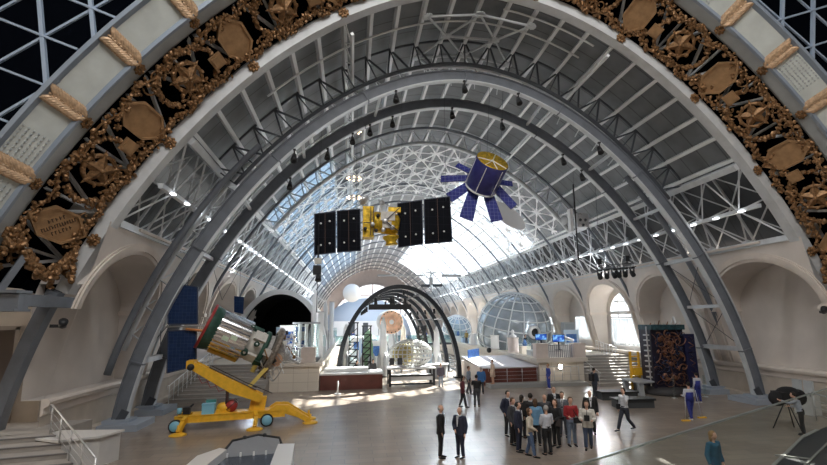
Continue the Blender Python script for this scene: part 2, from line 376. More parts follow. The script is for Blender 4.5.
# outer shell behind niches without windows (daylight stays out)
for sg in (-1, 1):
    b = MB(); b.box((sg*17.4, 20.3+0, 9.3), (2.6, .1, .9)); 
    b.box((sg*17.9, (Y0+YE)/2, 8.95), (1.9, YE-Y0, .12)); struct(b, 'trim_%d' % (7 if sg < 0 else 8), PLASTER)
CURT = mat('sheer_curtain', (.85, .84, .80), .8)
for i, (sg, yc, ww, k, inner) in enumerate(WINS):
    b = MB(); ztop = 7.25 if k == 2 else 5.1; z0 = inner[0][1]
    for j in range(5): b.box((sg*(XB+.05), yc-ww+2*ww*j/4, (z0+(ztop if j in (1, 2, 3) or k > 2 else 5.3))/2), (.08, .09, (ztop if j in (1, 2, 3) or k > 2 else 5.3)-z0))
    for z in ((z0, 5.1) if k > 2 else (z0, 4.9, 5.35, 6.4)):
        hw = ww if z < 5.5 else ww*.78
        b.box((sg*(XB+.05), yc, z), (.1, 2*hw, .12 if z != 5.35 else .3))
    o = struct(b, 'window_%d' % (i+4), WHITE)
    g = MB(); g.box((sg*(XB+.12), yc, (z0+ztop)/2), (.02, 2*ww, ztop-z0)); go = g.build('pane', GLASSR, o)
    c = MB()
    if k <= 4:
        pts = [(sg*(XB-.1+.04*math.sin(j*1.9)), yc-ww+2*ww*j/40, 0) for j in range(41)]
        for j in range(41):
            if j % 10 in (0, 1) and k == 2: continue
        c.strip([(x, y, z0-.2) for x, y, _ in pts], [(x, y, 4.8) for x, y, _ in pts], 0, True)
        co = c.build('curtain', glassy('curtain_cloth', (.9, .88, .84), .4, .8) if 'curtain_cloth' not in MATS else MATS['curtain_cloth'], o)

# far end wall with its great arched window
b = MB(); ss = frange(-30, 30, 81); RW = .80
outer = [pr(s, .7, YE) for s in ss]; inner = [Vector((p.x*RW, YE, p.z*RW+.1)) for p in [pr(s, 0, YE) for s in ss]]
b.strip(outer, inner)
o2 = [Vector((p.x*.98, YE-1.2, p.z*.97)) for p in inner]; b.strip(inner, o2)
ENDM = mat('end_wall_rose', (.60, .555, .555), .8, 0, .05, 1)
struct(b, 'wall_back', ENDM)
b = MB()
for x in (-9, -4.5, 0, 4.5, 9): b.box((x, YE+.2, 8.3 if abs(x) < 9.5 else 7), (.35, .2, {0: 16.6, 4.5: 15.8, 9: 12.6}[abs(x)]))
for z in (5, 9, 12.8): b.box((0, YE+.2, z), (26-z*.5 if z < 10 else 17, .2, .3))
struct(b, 'window_40', mat('rose_mullion', (.55, .42, .42), .6))

# raised side galleries
ZP = 1.7
STONE = mat('gallery_stone', (.68, .62, .55), .75, 0, .06, 2, .04)
def stone_block_mat():
    m = bpy.data.materials.new('gallery_stone_blocks'); m.use_nodes = True; nt = m.node_tree; b = nt.nodes['Principled BSDF']; b.inputs['Roughness'].default_value = .7
    t = nt.nodes.new('ShaderNodeTexCoord'); sx = nt.nodes.new('ShaderNodeSeparateXYZ'); cb = nt.nodes.new('ShaderNodeCombineXYZ'); ad = nt.nodes.new('ShaderNodeMath')
    nt.links.new(t.outputs['Object'], sx.inputs[0]); nt.links.new(sx.outputs['X'], ad.inputs[0]); nt.links.new(sx.outputs['Y'], ad.inputs[1]); nt.links.new(ad.outputs[0], cb.inputs[0]); nt.links.new(sx.outputs['Z'], cb.inputs[1])
    br = nt.nodes.new('ShaderNodeTexBrick'); br.offset = 0; br.inputs['Scale'].default_value = 1.; br.inputs['Brick Width'].default_value = 1.0; br.inputs['Row Height'].default_value = .62; br.inputs['Mortar Size'].default_value = .01
    br.inputs['Color1'].default_value = (.66, .60, .52, 1); br.inputs['Color2'].default_value = (.70, .635, .55, 1); br.inputs['Mortar'].default_value = (.4, .34, .29, 1)
    nt.links.new(cb.outputs[0], br.inputs['Vector']); nt.links.new(br.outputs['Color'], b.inputs['Base Color']); return m
BLOCK = stone_block_mat()
b = MB()
b.prism([(-17.5, 37.2, 0), (-11.9, 37.2, 0), (-11.9, 34.3, 0), (-8.55, 34.3, 0), (-8.55, 78, 0), (-17.5, 78, 0)], (0, 0, ZP)); struct(b, 'wall_gallery_left', BLOCK)
b = MB(); b.prism([(-12.1, 34.1, ZP), (-8.35, 34.1, ZP), (-8.35, 78, ZP), (-8.75, 78, ZP), (-8.75, 34.8, ZP), (-12.1, 34.8, ZP)], (0, 0, .22)); struct(b, 'trim_9', STONE)
b = MB()
b.prism([(7.7, 34.3, 0), (11.3, 34.3, 0), (11.3, 38.5, 0), (17.5, 38.5, 0), (17.5, 100, 0), (7.7, 100, 0)], (0, 0, ZP)); struct(b, 'wall_gallery_right', BLOCK)
b = MB(); b.prism([(7.4, 34.0, ZP-.1), (11.5, 34.0, ZP-.1), (11.5, 34.9, ZP-.1), (8.0, 34.9, ZP-.1), (8.0, 100, ZP-.1), (7.4, 100, ZP-.1)], (0, 0, .3)); struct(b, 'trim_10', STONE)
# broad stairs
def stairs(name, x0, x1, ybot, ytop, z0, z1, n, m, shear=0.):
    b = MB(); 
    for i in range(n):
        y = ybot+(ytop-ybot)*i/n; z = z0+(z1-z0)*(i+1)/n; xx0 = x0+shear*(1-i/n)
        b.box(((xx0+x1)/2, (y+ytop+.02)/2, (z0+z)/2 if i == 0 else z-(z1-z0)/n/2), (x1-xx0, ytop-y+.02, (z1-z0)/n))
        b.box(((xx0+x1)/2, y+.03, z-.012), (x1-xx0, .07, .03), m=1)
    return struct(b, name, [m, mat('step_edge', (.25, .23, .22), .7)])
STEP = mat('stair_stone', (.33, .305, .28), .92, 0, .07, 3)
stairs('floor_stair_left', -17.2, -11.9, 31.2, 37.3, 0, ZP, 10, STEP)
stairs('floor_stair_right', 11.4, 17.4, 32.2, 38.6, 0, ZP, 10, STEP)

# side return walls beside the portal, service doorway at left
for sg in (-1, 1):
    b = MB(); Yr = 21.2
    for (xa, xb, z0, z1) in ((18.35, 19.35, 0, 8.9), (19.35, 21.4, 4.6, 8.9), (21.4, 27, 0, 8.9)):
        b.box((sg*(xa+xb)/2, Yr, (z0+z1)/2), (xb-xa, .5, z1-z0))
    struct(b, 'wall_front_%s' % ('left' if sg < 0 else 'right'), PLASTER_D)
    b = MB(); b.box((sg*20.4, Yr+.35, 2.3), (2.3, .1, 4.8)); b.box((sg*19.35, Yr-.28, 2.35), (.16, .1, 4.7), m=1); b.box((sg*20.4, Yr-.28, 4.65), (2.3, .1, .16), m=1)
    struct(b, 'door_%d' % (1 if sg < 0 else 2), [mat('brown_door', (.12, .09, .075), .6), mat('door_frame', (.28, .24, .21), .6)])
# added black sheet for the unlit roof depth outside the portal, behind the lattice
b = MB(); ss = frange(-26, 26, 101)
inn = [pr(s, 2.6, 18.0) for s in ss]; out = [Vector((p.x*1.6, 18.0, p.z*1.45)) for p in inn]; b.strip(inn, out); struct(b, 'gable_dark_sheet', DARKGAP)
# unseen shell added around the viewpoint to block the open sky behind it
b = MB(); b.box((0, 3, 31), (64, 36, .3)); struct(b, 'ceiling_sky_block', DARKGAP)
b = MB(); b.box((-31.5, 3, 15.5), (.4, 36, 31)); struct(b, 'wall_sky_block_left', PLASTER_D)
b = MB(); b.box((31.5, 3, 15.5), (.4, 36, 31)); struct(b, 'wall_sky_block_right', PLASTER_D)
b = MB(); b.box((0, -15, 15.5), (64, .4, 31)); struct(b, 'wall_sky_block_back', PLASTER_D)


# white strip lamps fixed under the side truss chords
LAMPE = mat('strip_lamp_white', (1, 1, 1), .5, emit=((.95, .97, 1), 2.6))
for sg, nm in ((-1, 'left'), (1, 'right')):
    y = 21.4
    while y < 110:
        b = MB(); b.box(pr(sg*18.5, -.52, y), (.16, .32 if y < 50 else .8, .06)); o = b.build('strip_lamp', LAMPE)
        tag(o, 'small white strip lamp in the row under the %s side truss' % nm, 'lamp', 'strip lamps under the %s side truss' % nm); y += 1.8 if y < 50 else 3.6
# ---------------- steel arches ----------------
SA = 24.6; 
def foot_s(P): return float(P[0][-1])
def main_rib(Y, P, label, pipe):
    t = thing('arch_rib', label, 'arch', (0, Y, 0)); L = foot_s(P)
    b = MB(); sweep_arch(b, P, 0, -.26, .26, .2, -L+.35, L-.35, 110); b.build('web', STEEL, t)
    b = MB(); sweep_arch(b, P, 0, -.32, -.26, .34, -L+.35, L-.35, 110); b.build('lower_flange', STEEL_L, t)
    b = MB(); sweep_arch(b, P, 0, .26, .32, .34, -L+.35, L-.35, 110); b.build('upper_flange', STEEL, t)
    for sg in (-1, 1):
        p = pr(sg*(L-.2), 0, 0, P); b = MB(); b.box((p.x+sg*.1, 0, .14), (2.5, 2.0, .28)); b.box((p.x, 0, .34), (1.1, 1.0, .14)); b.build('base_plate', mat('blue_grey_plinth', (.30, .34, .40), .6), t)
        b = MB(); b.bar((p.x-sg*.05, -.2, .3), (p.x-sg*.3, -.2, .8), .08, .35); b.build('foot_gusset', STEEL_D, t)
    for i in range(9):
        s = -L+3+i*(2*L-6)/8; b = MB(); u = pr(s, 1, 0, P)-pr(s, 0, 0, P)
        b.bar(pr(s, -.33, 0, P), pr(s, .33, 0, P), .08, .36, up=(0, 1, 0)); b.build('splice_plate', STEEL, t)
    return t
ribA = main_rib(24.51, P_A, 'heavy grey steel arch spanning the hall, the nearer of the close pair', 1)
ribB = main_rib(28.22, P_B, 'heavy dark grey steel arch spanning the hall, the further of the close pair', 1)
LA, LB = foot_s(P_A), foot_s(P_B)
# outer pipe riding above the near arch with stubs
b = MB(); b.tube([pr(s, 1.15, 25.4, P_A) for s in frange(-LA+3.2, LA-3.2, 90)], .12, 8)
for i in range(34):
    s = -LA+4+i*(2*LA-8)/33
    b.bar(pr(s, .4, 24.6, P_A), pr(s, 1.1, 25.4, P_A), .06); b.bar(pr(s, 1.1, 25.4, P_A), pr(s+.6, 1.15, 27.9, P_B), .05)
o = b.build('bracing_pipe', STEEL_L); tag(o, 'long curved light grey pipe running above and behind the nearer heavy arch', 'pipe')
# cross members between the pair
for sg, nm in ((-1, 'left'), (1, 'right')):
    for q, (s, w) in enumerate(((3.0, .26), (5.7, .2), (8.9, .2), (12.5, .16), (17., .16), (22.2, .14))):
        b = MB(); b.bar(pr(sg*(LA-s), .1, 24.6, P_A), pr(sg*(LB-s), .1, 28.1, P_B), w)
        o = b.build('cross_strut', STEEL_L)
        tag(o, 'short steel strut joining the two heavy arches, %s from the %s feet' % (('first', 'second', 'third', 'fourth', 'fifth', 'sixth')[q], nm), 'strut', 'struts between the heavy arches')
    b = MB()
    for (s1, s2) in ((3.0, 5.7), (5.7, 8.9)):
        b.tube([pr(sg*(LA-s1), .1, 24.6, P_A), pr(sg*(LB-s2), .1, 28.1, P_B)], .02, 5); b.tube([pr(sg*(LA-s2), .1, 24.6, P_A), pr(sg*(LB-s1), .1, 28.1, P_B)], .02, 5)
    o = b.build('tie_rod', STEEL_D); tag(o, 'thin crossed tie rods between the %s legs of the heavy arches' % nm, 'tie rod')
# slender column pipe beside each pair of legs
for sg, nm, Yp, of in ((-1, 'left', 24.4, 1.05), (1, 'right', 26.9, 1.0)):
    b = MB(); b.tube([pr(sg*s, of, Yp, P_A) for s in frange(LA-4.0 if sg > 0 else LA-2.2, LA-15, 20)], .17, 8)
    o = b.build('leg_pipe', STEEL); tag(o, 'slim curved steel pipe beside the %s legs of the heavy arches' % nm, 'pipe')
    b = MB(); b.tube([pr(sg*(LB-s), .9, 29.0, P_B) for s in frange(2.5, 15, 20)], .1, 8); o = b.build('leg_pipe', STEEL_L); tag(o, 'thin light pipe behind the %s leg of the further heavy arch' % nm, 'pipe')
# slender ribs on every bay beyond
ORD = ['first', 'second', 'third', 'fourth', 'fifth', 'sixth', 'seventh', 'eighth', 'ninth', 'tenth', 'eleventh', 'twelfth', 'thirteenth', 'fourteenth']
for k in range(14):
    Y = 35.7+8*k; t = thing('roof_rib', 'slender grey roof rib, %s beyond the two heavy arches' % ORD[k], 'rib', (0, Y, 0), group='slender roof ribs down the hall')
    sl = 28.2 if k > 0 else 28.8
    b = MB(); b.tube([pr(s, -.35, 0) for s in frange(-sl, sl, 70)], .11 if k < 3 else .13, 8); b.build('arch_tube', STEEL, t)
    for sg in (-1, 1):
        p = pr(sg*sl, -.35, 0); b = MB(); b.box((p.x, 0, p.z), (.5, .5, .16)); b.build('foot_plate', STEEL_D, t)

# ---------------- decorated portal arch (its ornament band splays towards the entrance) ----------------
YP = 20.14
T = thing('portal_arch', 'huge portal arch with bronze star and garland ornament framing the hall', 'arch', (0, YP, 0))
SI = 4.814; L0 = float(P_HALL[0][-1]); SB = 23.9
KO = [0, .5, 2.95, 3.45, 5.0, 5.2]; KF = [0, .5, 1.7, 1.78, 2.62, 2.8]; KY = [-.28, -.28, -2.3, -2.85, -3.6, -3.6]
def om(s, o, h=0.):
    """point on the splayed face at arc s, across-band coordinate o, raised by h"""
    f_ = float(np.interp(o, KO, KF)); y = float(np.interp(o, KO, KY)); e = .06
    o1, o2 = (max(.52, o-e), min(2.93, o+e)) if .5 < o < 2.95 else ((max(3.46, o-e), o+e) if o > 3.45 else (o-e, o+e))
    df = np.interp(o2, KO, KF)-np.interp(o1, KO, KF); dy = np.interp(o2, KO, KY)-np.interp(o1, KO, KY); L = math.hypot(df, dy)
    return pr(s, f_+dy/L*h, y-df/L*h) if L > 1e-6 else pr(s, f_-h, y)
def fr(s, o):
    c = om(s, o); n = (om(s, o+.04)-om(s, o-.04)).normalized(); t = (om(s+.3, o)-om(s-.3, o)).normalized(); u = (om(s, o, .1)-c).normalized(); return c, n, t, u
def arch_strip(b, o0, o1, s0=-SB, s1=SB, n=120, h=0.):
    ss = frange(s0, s1, n); b.strip([om(s, o0, h) for s in ss], [om(s, o1, h) for s in ss])
b = MB(); sweep_arch(b, P_HALL, 0, 0, .5, .55, -SB, SB, 120); b.build('inner_rim', mat('rim_light_steel', (.56, .58, .60), .5, .1, .08, 2), T)
for sg in (-1, 1):
    b = MB(); ss = frange(sg*SB, sg*(L0-.05), 24)
    c = [[pr(s, o, y) for s in ss] for o, y in ((0, -.86), (.42, -.86), (.42, -.42), (0, -.42))]
    for i in range(4): b.strip(c[i], c[(i+1) % 4])
    b.build('leg', STEEL, T)
RIMG = mat('rim_grey_steel', (.36, .39, .41), .5, .1, .08, 2)
b = MB(); ss = frange(-SB-1, SB+1, 120)
c = [[pr(s, o, y) for s in ss] for o, y in ((1.7, -2.3), (1.78, -2.88), (1.95, -2.88), (1.95, -2.2), (1.74, -2.2))]
for i in range(5): b.strip(c[i], c[(i+1) % 5])
b.build('outer_rim', RIMG, T)
b = MB(); arch_strip(b, 3.5, 5.0, -SB-1, SB+1); b.strip([pr(s, 2.62, -3.6) for s in ss], [pr(s, 2.62, -2.4) for s in ss]); b.strip([pr(s, 1.95, -2.4) for s in ss], [pr(s, 2.62, -2.4) for s in ss])
b.build('white_band', BANDW, T)
b = MB(); sweep_arch(b, P_HALL, -3.65, 2.62, 2.78, .35, -SB-1, SB+1, 120); sweep_arch(b, P_HALL, -2.92, 1.70, 1.86, .14, -SB-1, SB+1, 120); b.build('band_flange', mat('flange_blue_steel', (.26, .31, .38), .45, .1), T)
for s in (-21.4, -19.9, -8.6, 8.6, 14.0, 17.6, 3.1):
    b = MB()
    for i in range(10):
        for j in range(7):
            b.box(om(s+(i-4.5)*.14, 3.6+1.3*j/6, .02), (.05, .05, .05))
    b.build('rivets', mat('rivet', (.42, .45, .47), .5), T)
b = MB(); n = 46; ss = frange(-SB, SB, n)
for i in range(n-1):
    a1, a2 = (.55, 2.9) if i % 2 else (2.9, .55); b.bar(om(ss[i], a1, -.45), om(ss[i+1], a2, -.45), .12)
    if i % 2: b.bar(om(ss[i], .55, -.45), om(ss[i], 2.9, -.45), .1)
b.build('lattice_web', STEEL_L, T)
b = MB(); ss = frange(-SB-.5, SB+.5, 121); b.strip([pr(s, .5, .3) for s in ss], [pr(s, 1.9, .3) for s in ss]); b.strip([pr(s, 1.9, .3) for s in ss], [pr(s, 1.9, -2.2) for s in ss]); b.build('dark_gap_sheet', DARKGAP, T)  # black sheet added for the darkness seen through the ornament openings
random.seed(11)
def basis(d, u):
    w = d.cross(u).normalized(); u = w.cross(d).normalized(); return Matrix((d, w, u)).transposed()
def lump(b, c, r, m=0):
    R = Euler((random.random()*6, random.random()*6, random.random()*6)).to_matrix()
    b.ball(c, (r*random.uniform(.8, 1.3), r*random.uniform(.5, .9), r*random.uniform(.5, .9)), 6, 4, m, R, False)
def rosette(b, F, r, nf=8):
    c, n, t, u = F; c = c+u*.05
    for k in range(nf):
        a = 2*PI*k/nf; d = n*math.cos(a)+t*math.sin(a); b.ball(c+d*r*.62, (r*.4, r*.3, r*.22), 7, 5, 0, basis(d, u), False)
    for k in range(5):
        a = 2*PI*k/5+.3; d = n*math.cos(a)+t*math.sin(a); b.ball(c+d*r*.28+u*.08, (r*.26, r*.2, r*.2), 6, 4, 0, basis(d, u), False)
    b.ball(c+u*.15, r*.2, 6, 4)
def rose(b, F, r):
    c, n, t, u = F
    for k in range(5):
        a = random.random()*6; lump(b, c+(n*math.cos(a+k*1.3)+t*math.sin(a+k*1.3))*r*.5+u*.05, r*.55)
    lump(b, c+u*.12, r*.5)
def hexpoly(c, n, t, u, ln, wd, y):
    return [c+n*ln/2*a+t*wd/2*b_+u*y for a, b_ in ((1, 0), (.4, 1), (-.4, 1), (-1, 0), (-.4, -1), (.4, -1))]
def ringseg(b, P1, P2): b.strip(P1+[P1[0]], P2+[P2[0]])
for i in range(-1, 11):
    s = (i-4.5)*SI
    if abs(s) < SB:
        b = MB(); c, n, t, u = fr(s, .25); rosette(b, (pr(s, .2, -.3), n, t, Vector((0, -1, 0))), .27); b.build('rosette', GOLD, T)
        c, n, t, u = fr(s, 1.72)
        b = MB(); o1 = hexpoly(c, n, t, u, 2.15, 1.25, 0); o2 = hexpoly(c, n, t, u, 2.15, 1.25, .16); i2 = hexpoly(c, n, t, u, 1.92, 1.08, .16); i3 = hexpoly(c, n, t, u, 1.92, 1.08, .09)
        ringseg(b, o1, o2); ringseg(b, o2, i2); ringseg(b, i2, i3); b.add(i3, [tuple(range(6))]); b.add(o1, [tuple(range(6))])
        h = b.build('hexagon_plaque', GOLD_L, T)
        if i == 0:
            w = MB(); hx = Vector((.93, -.3, -.2)).normalized(); hx = (hx-u*hx.dot(u)).normalized(); hz = u.cross(hx); hz = hz if hz.z > 0 else -hz
            for row, (cnt, wd) in enumerate(((5, .5), (14, 1.1), (6, .6))):
                for q in range(cnt):
                    cc = c+u*.1+hx*(-wd/2+wd*q/(cnt-1))+hz*(.24-.24*row)
                    w.bar(cc-hz*.07, cc+hz*.07, .025, .02, up=u); e = random.choice((-.06, 0, .06)); w.bar(cc+hz*e, cc+hz*e+hx*.05, .025, .02, up=u)
            w.build('lettering', mat('dark_lettering', (.06, .035, .02), .6), h)
    sm = s+SI/2
    if abs(sm) < SB-2:
        c, n, t, u = fr(sm, 1.72); dn = -1 if sm < 0 else 1
        b = MB(); b.lathe([(.64, -.02), (.64, .1), (.5, .14), (.5, .02)], c, 20, 0, u)
        tips = [c+n*math.cos(2*PI*k/5)*.82+t*math.sin(2*PI*k/5)*.82+u*.08 for k in range(5)]
        ins = [c+n*math.cos(2*PI*(k+.5)/5)*.34+t*math.sin(2*PI*(k+.5)/5)*.34+u*.08 for k in range(5)]
        ctr = c+u*.3; vs = [ctr]+[p for k in range(5) for p in (tips[k], ins[k])]
        b.add(vs, [(0, 1+k, 1+(k+1) % 10) for k in range(10)]); b.ball(ctr, .1, 8, 5)
        for k in range(10):
            a = 2*PI*k/10; lump(b, c+n*math.cos(a)*.6+t*math.sin(a)*.6+u*.08, .12)
        b.build('star_emblem', GOLD, T)
        b = MB()
        for k in range(34):
            a = 2*PI*k/34; F = fr(sm+math.sin(a)*1.3, 1.72+math.cos(a)*1.0)
            rose(b, F, .16) if k % 2 else lump(b, F[0]+F[3]*.04, .17)
        b.build('wreath', GOLD, T)
        c2, n2, t2, u2 = fr(sm-dn*1.3, 1.5); c2 = c2+u2*.12; b = MB()
        q = [c2+n2*.28-t2*.28, c2+n2*.28+t2*.28, c2-n2*.28+t2*.28, c2-n2*.28-t2*.28]
        b.prism(q, u2*.1); q2 = [c2+(p-c2)*.75+u2*.1 for p in q]; b.prism(q2, u2*.04); b.build('diamond_plaque', GOLD_L, T)
        for q_ in (0, 1):
            b = MB(); rosette(b, fr(sm-dn*1.65, 1.15+1.1*q_), .17, 6); b.build('small_flower', GOLD, T)
def vine(o0, amp, seed, name):
    random.seed(seed)
    for i in range(10):
        b = MB(); sa = -SB+i*2*SB/10; sb_ = sa+2*SB/10; n = 84
        b.tube([om(sa+(sb_-sa)*k/30, o0+amp*math.sin((sa+(sb_-sa)*k/30)*3.4), .1) for k in range(31)], .045, 5, sm=False)
        for k in range(n):
            s = sa+(sb_-sa)*k/n; lump(b, om(s, o0+amp*math.sin(s*3.4)*.7+random.uniform(-.19, .19), .06+random.random()*.12), random.uniform(.07, .13))
        for k in range(9): rose(b, fr(sa+(sb_-sa)*(k+.5)/9, o0+random.uniform(-.12, .12)), .14)
        b.build(name, GOLD, T)
vine(.78, .12, 3, 'inner_vine'); vine(2.68, .12, 5, 'outer_vine')
random.seed(21)
for i in range(10):
    s = -SB+.6+(i+.5)*2*SB/10.4; b = MB()
    for q in range(9):
        s2 = s+random.uniform(-2.2, 2.2); oo = random.choice((1.0, 1.15, 2.35, 2.5)); r0 = random.uniform(.2, .36); ph = random.random()*6
        b.tube([om(s2+math.cos(ph+a*.5)*r0*(1-a*.07), oo+math.sin(ph+a*.5)*r0*(1-a*.07), .05) for a in range(12)], .035, 5, sm=False)
        for k in range(5): lump(b, om(s2+random.uniform(-.3, .3), oo+random.uniform(-.2, .2), .08), .09)
    b.build('scrollwork', GOLD, T)
def leafband(s):
    b = MB(); random.seed(int(s*10))
    for k in range(11):
        o = 3.55+1.4*k/10
        for e in (-1, 1):
            c, n, t, u = fr(s+e*.15, o); d = (n*.72+t*e*.7).normalized(); b.ball(c+u*.09, (.27, .1, .1), 6, 4, 0, basis(d, u), False)
        for e in (-.2, 0, .2): lump(b, om(s+e, o, .11), .085)
    b.build('leaf_garland', GOLD_P, T)
    b = MB(); rosette(b, fr(s+(-.1 if s < 0 else .1), 3.2), .24); b.build('rosette', GOLD, T)
for k in range(17):
    s = -20.6+2.575*k
    if abs(s) < 22.5: leafband(s)
for sg in (-1, 1):
    b = MB(); random.seed(5+sg); A, B_ = om(sg*22.3, 2.9, .1), om(sg*22.3, .6, .1)
    for k in range(44):
        f_ = k/43; c = A.lerp(B_, f_)+Vector((0, 0, -1.2*math.sin(PI*f_)))
        for j in range(3): lump(b, c+Vector((random.uniform(-.12, .12), -random.random()*.15, random.uniform(-.18, .18))), .15)
    for k in range(16): lump(b, B_+Vector((random.uniform(-.25, .1), -.1, -.2-random.random()*1.0)), .14); lump(b, A+Vector((random.uniform(-.2, .2), -.1, -random.random()*.9)), .14)
    b.build('flower_swag', GOLD, T)
    b = MB(); b.box((sg*19.3, -2.6, 5.55), (4.2, .5, .5)); b.box((sg*19.3, -2.6, 5.87), (4.2, .8, .1)); b.box((sg*19.3, -2.6, 5.26), (4.2, .8, .08))
    b.bar((sg*18.1, -2.4, 5.9), (sg*17.7, -2.0, 7.2), .2); b.bar((sg*18.1, -2.4, 5.9), (sg*18.9, -2.4, 6.9), .2); b.bar((sg*17.4, -2.6, 5.6), (sg*17.2, 0, 5.6), .4); b.build('springing_beam', STEEL, T)
# steel lattice of the front hall roof, in the corners outside the portal
LATM = mat('lattice_blue_steel', (.32, .40, .52), .5, .1)
for sg, nm in ((-1, 'left'), (1, 'right')):
    b = MB(); yl = 16.4; g = 2.0; Lh, xh, zh = P_HALL[0], P_HALL[1], P_HALL[2]
    def ok(v):
        d = np.hypot(xh-v.x, zh-v.z); k = int(np.argmin(d)); return d[k] > 2.65 and (v.x*xh[k]+v.z*zh[k] > xh[k]**2+zh[k]**2)
    def line(c0, ang, w):
        d = Vector((math.cos(ang), 0, math.sin(ang))); run = None; N_ = 160; Ls = 40.
        for k in range(N_+1):
            p = c0+d*(-Ls/2+Ls*k/N_); good = ok(p) and 5.5 < p.z < 30 and abs(p.x) < 31
            if good and run is None: run = p
            if (not good or k == N_) and run is not None:
                if (p-run).length > .5: b.bar(run, p, w, up=(0, 1, 0))
                run = None
    for k in range(-12, 13):
        for q_, (ang, w, dy) in enumerate(((.35, .07, 0), (.35+PI/3, .13, .05), (.35+2*PI/3, .08, .1))):
            nrm = Vector((-math.sin(ang), 0, math.cos(ang))); line(Vector((sg*19, yl+dy, 17))+nrm*k*1.6, ang if sg > 0 else PI-ang, w) if False else line(Vector((sg*19, yl+dy, 17))+Vector((nrm.x*sg, 0, nrm.z))*k*1.6, ang if sg > 0 else PI-ang, w)
    struct(b, 'roof_beam', LATM)
# ---------------- stairs, walls and things near the viewpoint ----------------
METAL = mat('brushed_metal', (.55, .55, .56), .35, .7)
CHROME = mat('polished_metal', (.8, .8, .82), .18, 1.)
YEL = mat('crane_yellow', (.80, .45, .03), .45, 0, .12, 4)
LBLUE = mat('pale_blue_paint', (.22, .50, .66), .45)
REDP = mat('dark_red_paint', (.32, .03, .03), .45)
DGREEN = mat('dark_green_blanket', (.02, .07, .05), .6, 0, .3, 6)
OFFW = mat('off_white_blanket', (.62, .60, .56), .6, 0, .12, 6, .15)
GLASS = glassy('clear_glass', (.92, .97, .96), .88, .03)
# lower left: steps with steel rails and a low wall (levels by the portal leg)
b = MB()
for i in range(7):
    a = Vector((-18.6+i*.62, 19.9-i*.55, 0)); z = 1.05-.15*i
    p0 = Vector((-19.8+i*.52, 17.9-i*.62)); p1 = Vector((-16.7+i*.52, 18.9-i*.62))
    d = Vector((.52, -.62))
    b.prism([(p0.x-2, p0.y, 0), (p1.x, p1.y, 0), (p1.x+d.x, p1.y+d.y, 0), (p0.x+d.x-2, p0.y+d.y, 0)], (0, 0, z))
    b.prism([(p0.x-2+d.x*.86, p0.y+d.y*.86, z-.02), (p1.x+d.x*.86, p1.y+d.y*.86, z-.02), (p1.x+d.x*1.02, p1.y+d.y*1.02, z-.02), (p0.x+d.x*1.02-2, p0.y+d.y*1.02, z-.02)], (0, 0, .03), 1)
b.prism([(-23, 17.5, 0), (-19.8, 17.9, 0), (-16.7, 18.9, 0), (-16.4, 21.0, 0), (-23, 21.0, 0)], (0, 0, 1.05))
struct(b, 'floor_landing_left', [STEP, mat('step_edge_dark', (.16, .15, .15), .7)])
t = thing('low_wall', 'low pale stone end wall beside the steps at the lower left', 'wall', (-15.2, 18.5, 0))
WST = mat('pale_stone', (.55, .54, .53), .6, 0, .06, 2)
b = MB(); b.prism([(-1.5, .75, 0), (.75, .45, 0), (.45, -.35, 0), (-.6, -.75, 0), (-1.5, -.2, 0)], (0, 0, .95)); b.build('body', WST, t)
b = MB(); b.prism([(-1.6, .85, .95), (.85, .5, .95), (.52, -.42, .95), (-.6, -.85, .95), (-1.6, -.3, .95)], (0, 0, .07)); b.build('cap', mat('stone_cap', (.62, .61, .60), .5), t)
def stair_rail(name, label, base, top, h, n, group=None, wires=3, loop=True, m=None):
    """posts and rails following from base to top (world points at walking level)"""
    m = m or METAL; o = Vector(base); t = thing(name, label, 'railing', o, group=group); d = Vector(top)-o
    b = MB(); pts = [Vector((0, 0, h)), d+Vector((0, 0, h))]; u = d.normalized()*.25; u.z = 0
    if loop: pts = [pts[0]-u+Vector((0, 0, -.22)), pts[0]-u, pts[0]]+pts[1:]
    b.tube(pts, .028, 8); b.build('handrail', m, t)
    for i in range(n):
        p = d*(i/(n-1)); b = MB(); b.tube([p, p+Vector((0, 0, h))], .024, 8); b.build('post', m, t)
    for k in range(wires):
        z = h*(k+1)/(wires+1); b = MB(); b.tube([Vector((0, 0, z)), d+Vector((0, 0, z))], .01, 6); b.build('wire_rail', m, t)
    return t
stair_rail('stair_railing', 'steel handrail with wires going down the lower left steps beside the low wall', (-16.55, 18.6, 1.05), (-13.3, 14.9, .15), .95, 5)
stair_rail('stair_railing', 'steel handrail nearest the bottom left corner of the steps', (-18.6, 16.6, 1.0), (-14.6, 12.9, .1), .95, 4)
# floor kiosk with screens by the right wall
t = thing('information_desk', 'small grey desk with paired display boards by the right wall', 'desk', (16.3, 21.0, 0))
b = MB(); b.box((0, 0, .5), (.5, 1.0, 1.0)); b.build('body', WST, t)
for dy in (-.3, .32):
    b = MB(); b.box((-.1, dy, 1.35), (.06, .5, .6)); b.box((-.14, dy, 1.35), (.02, .4, .5)); b.build('display_board', mat('board_grey', (.42, .45, .47), .5), t)
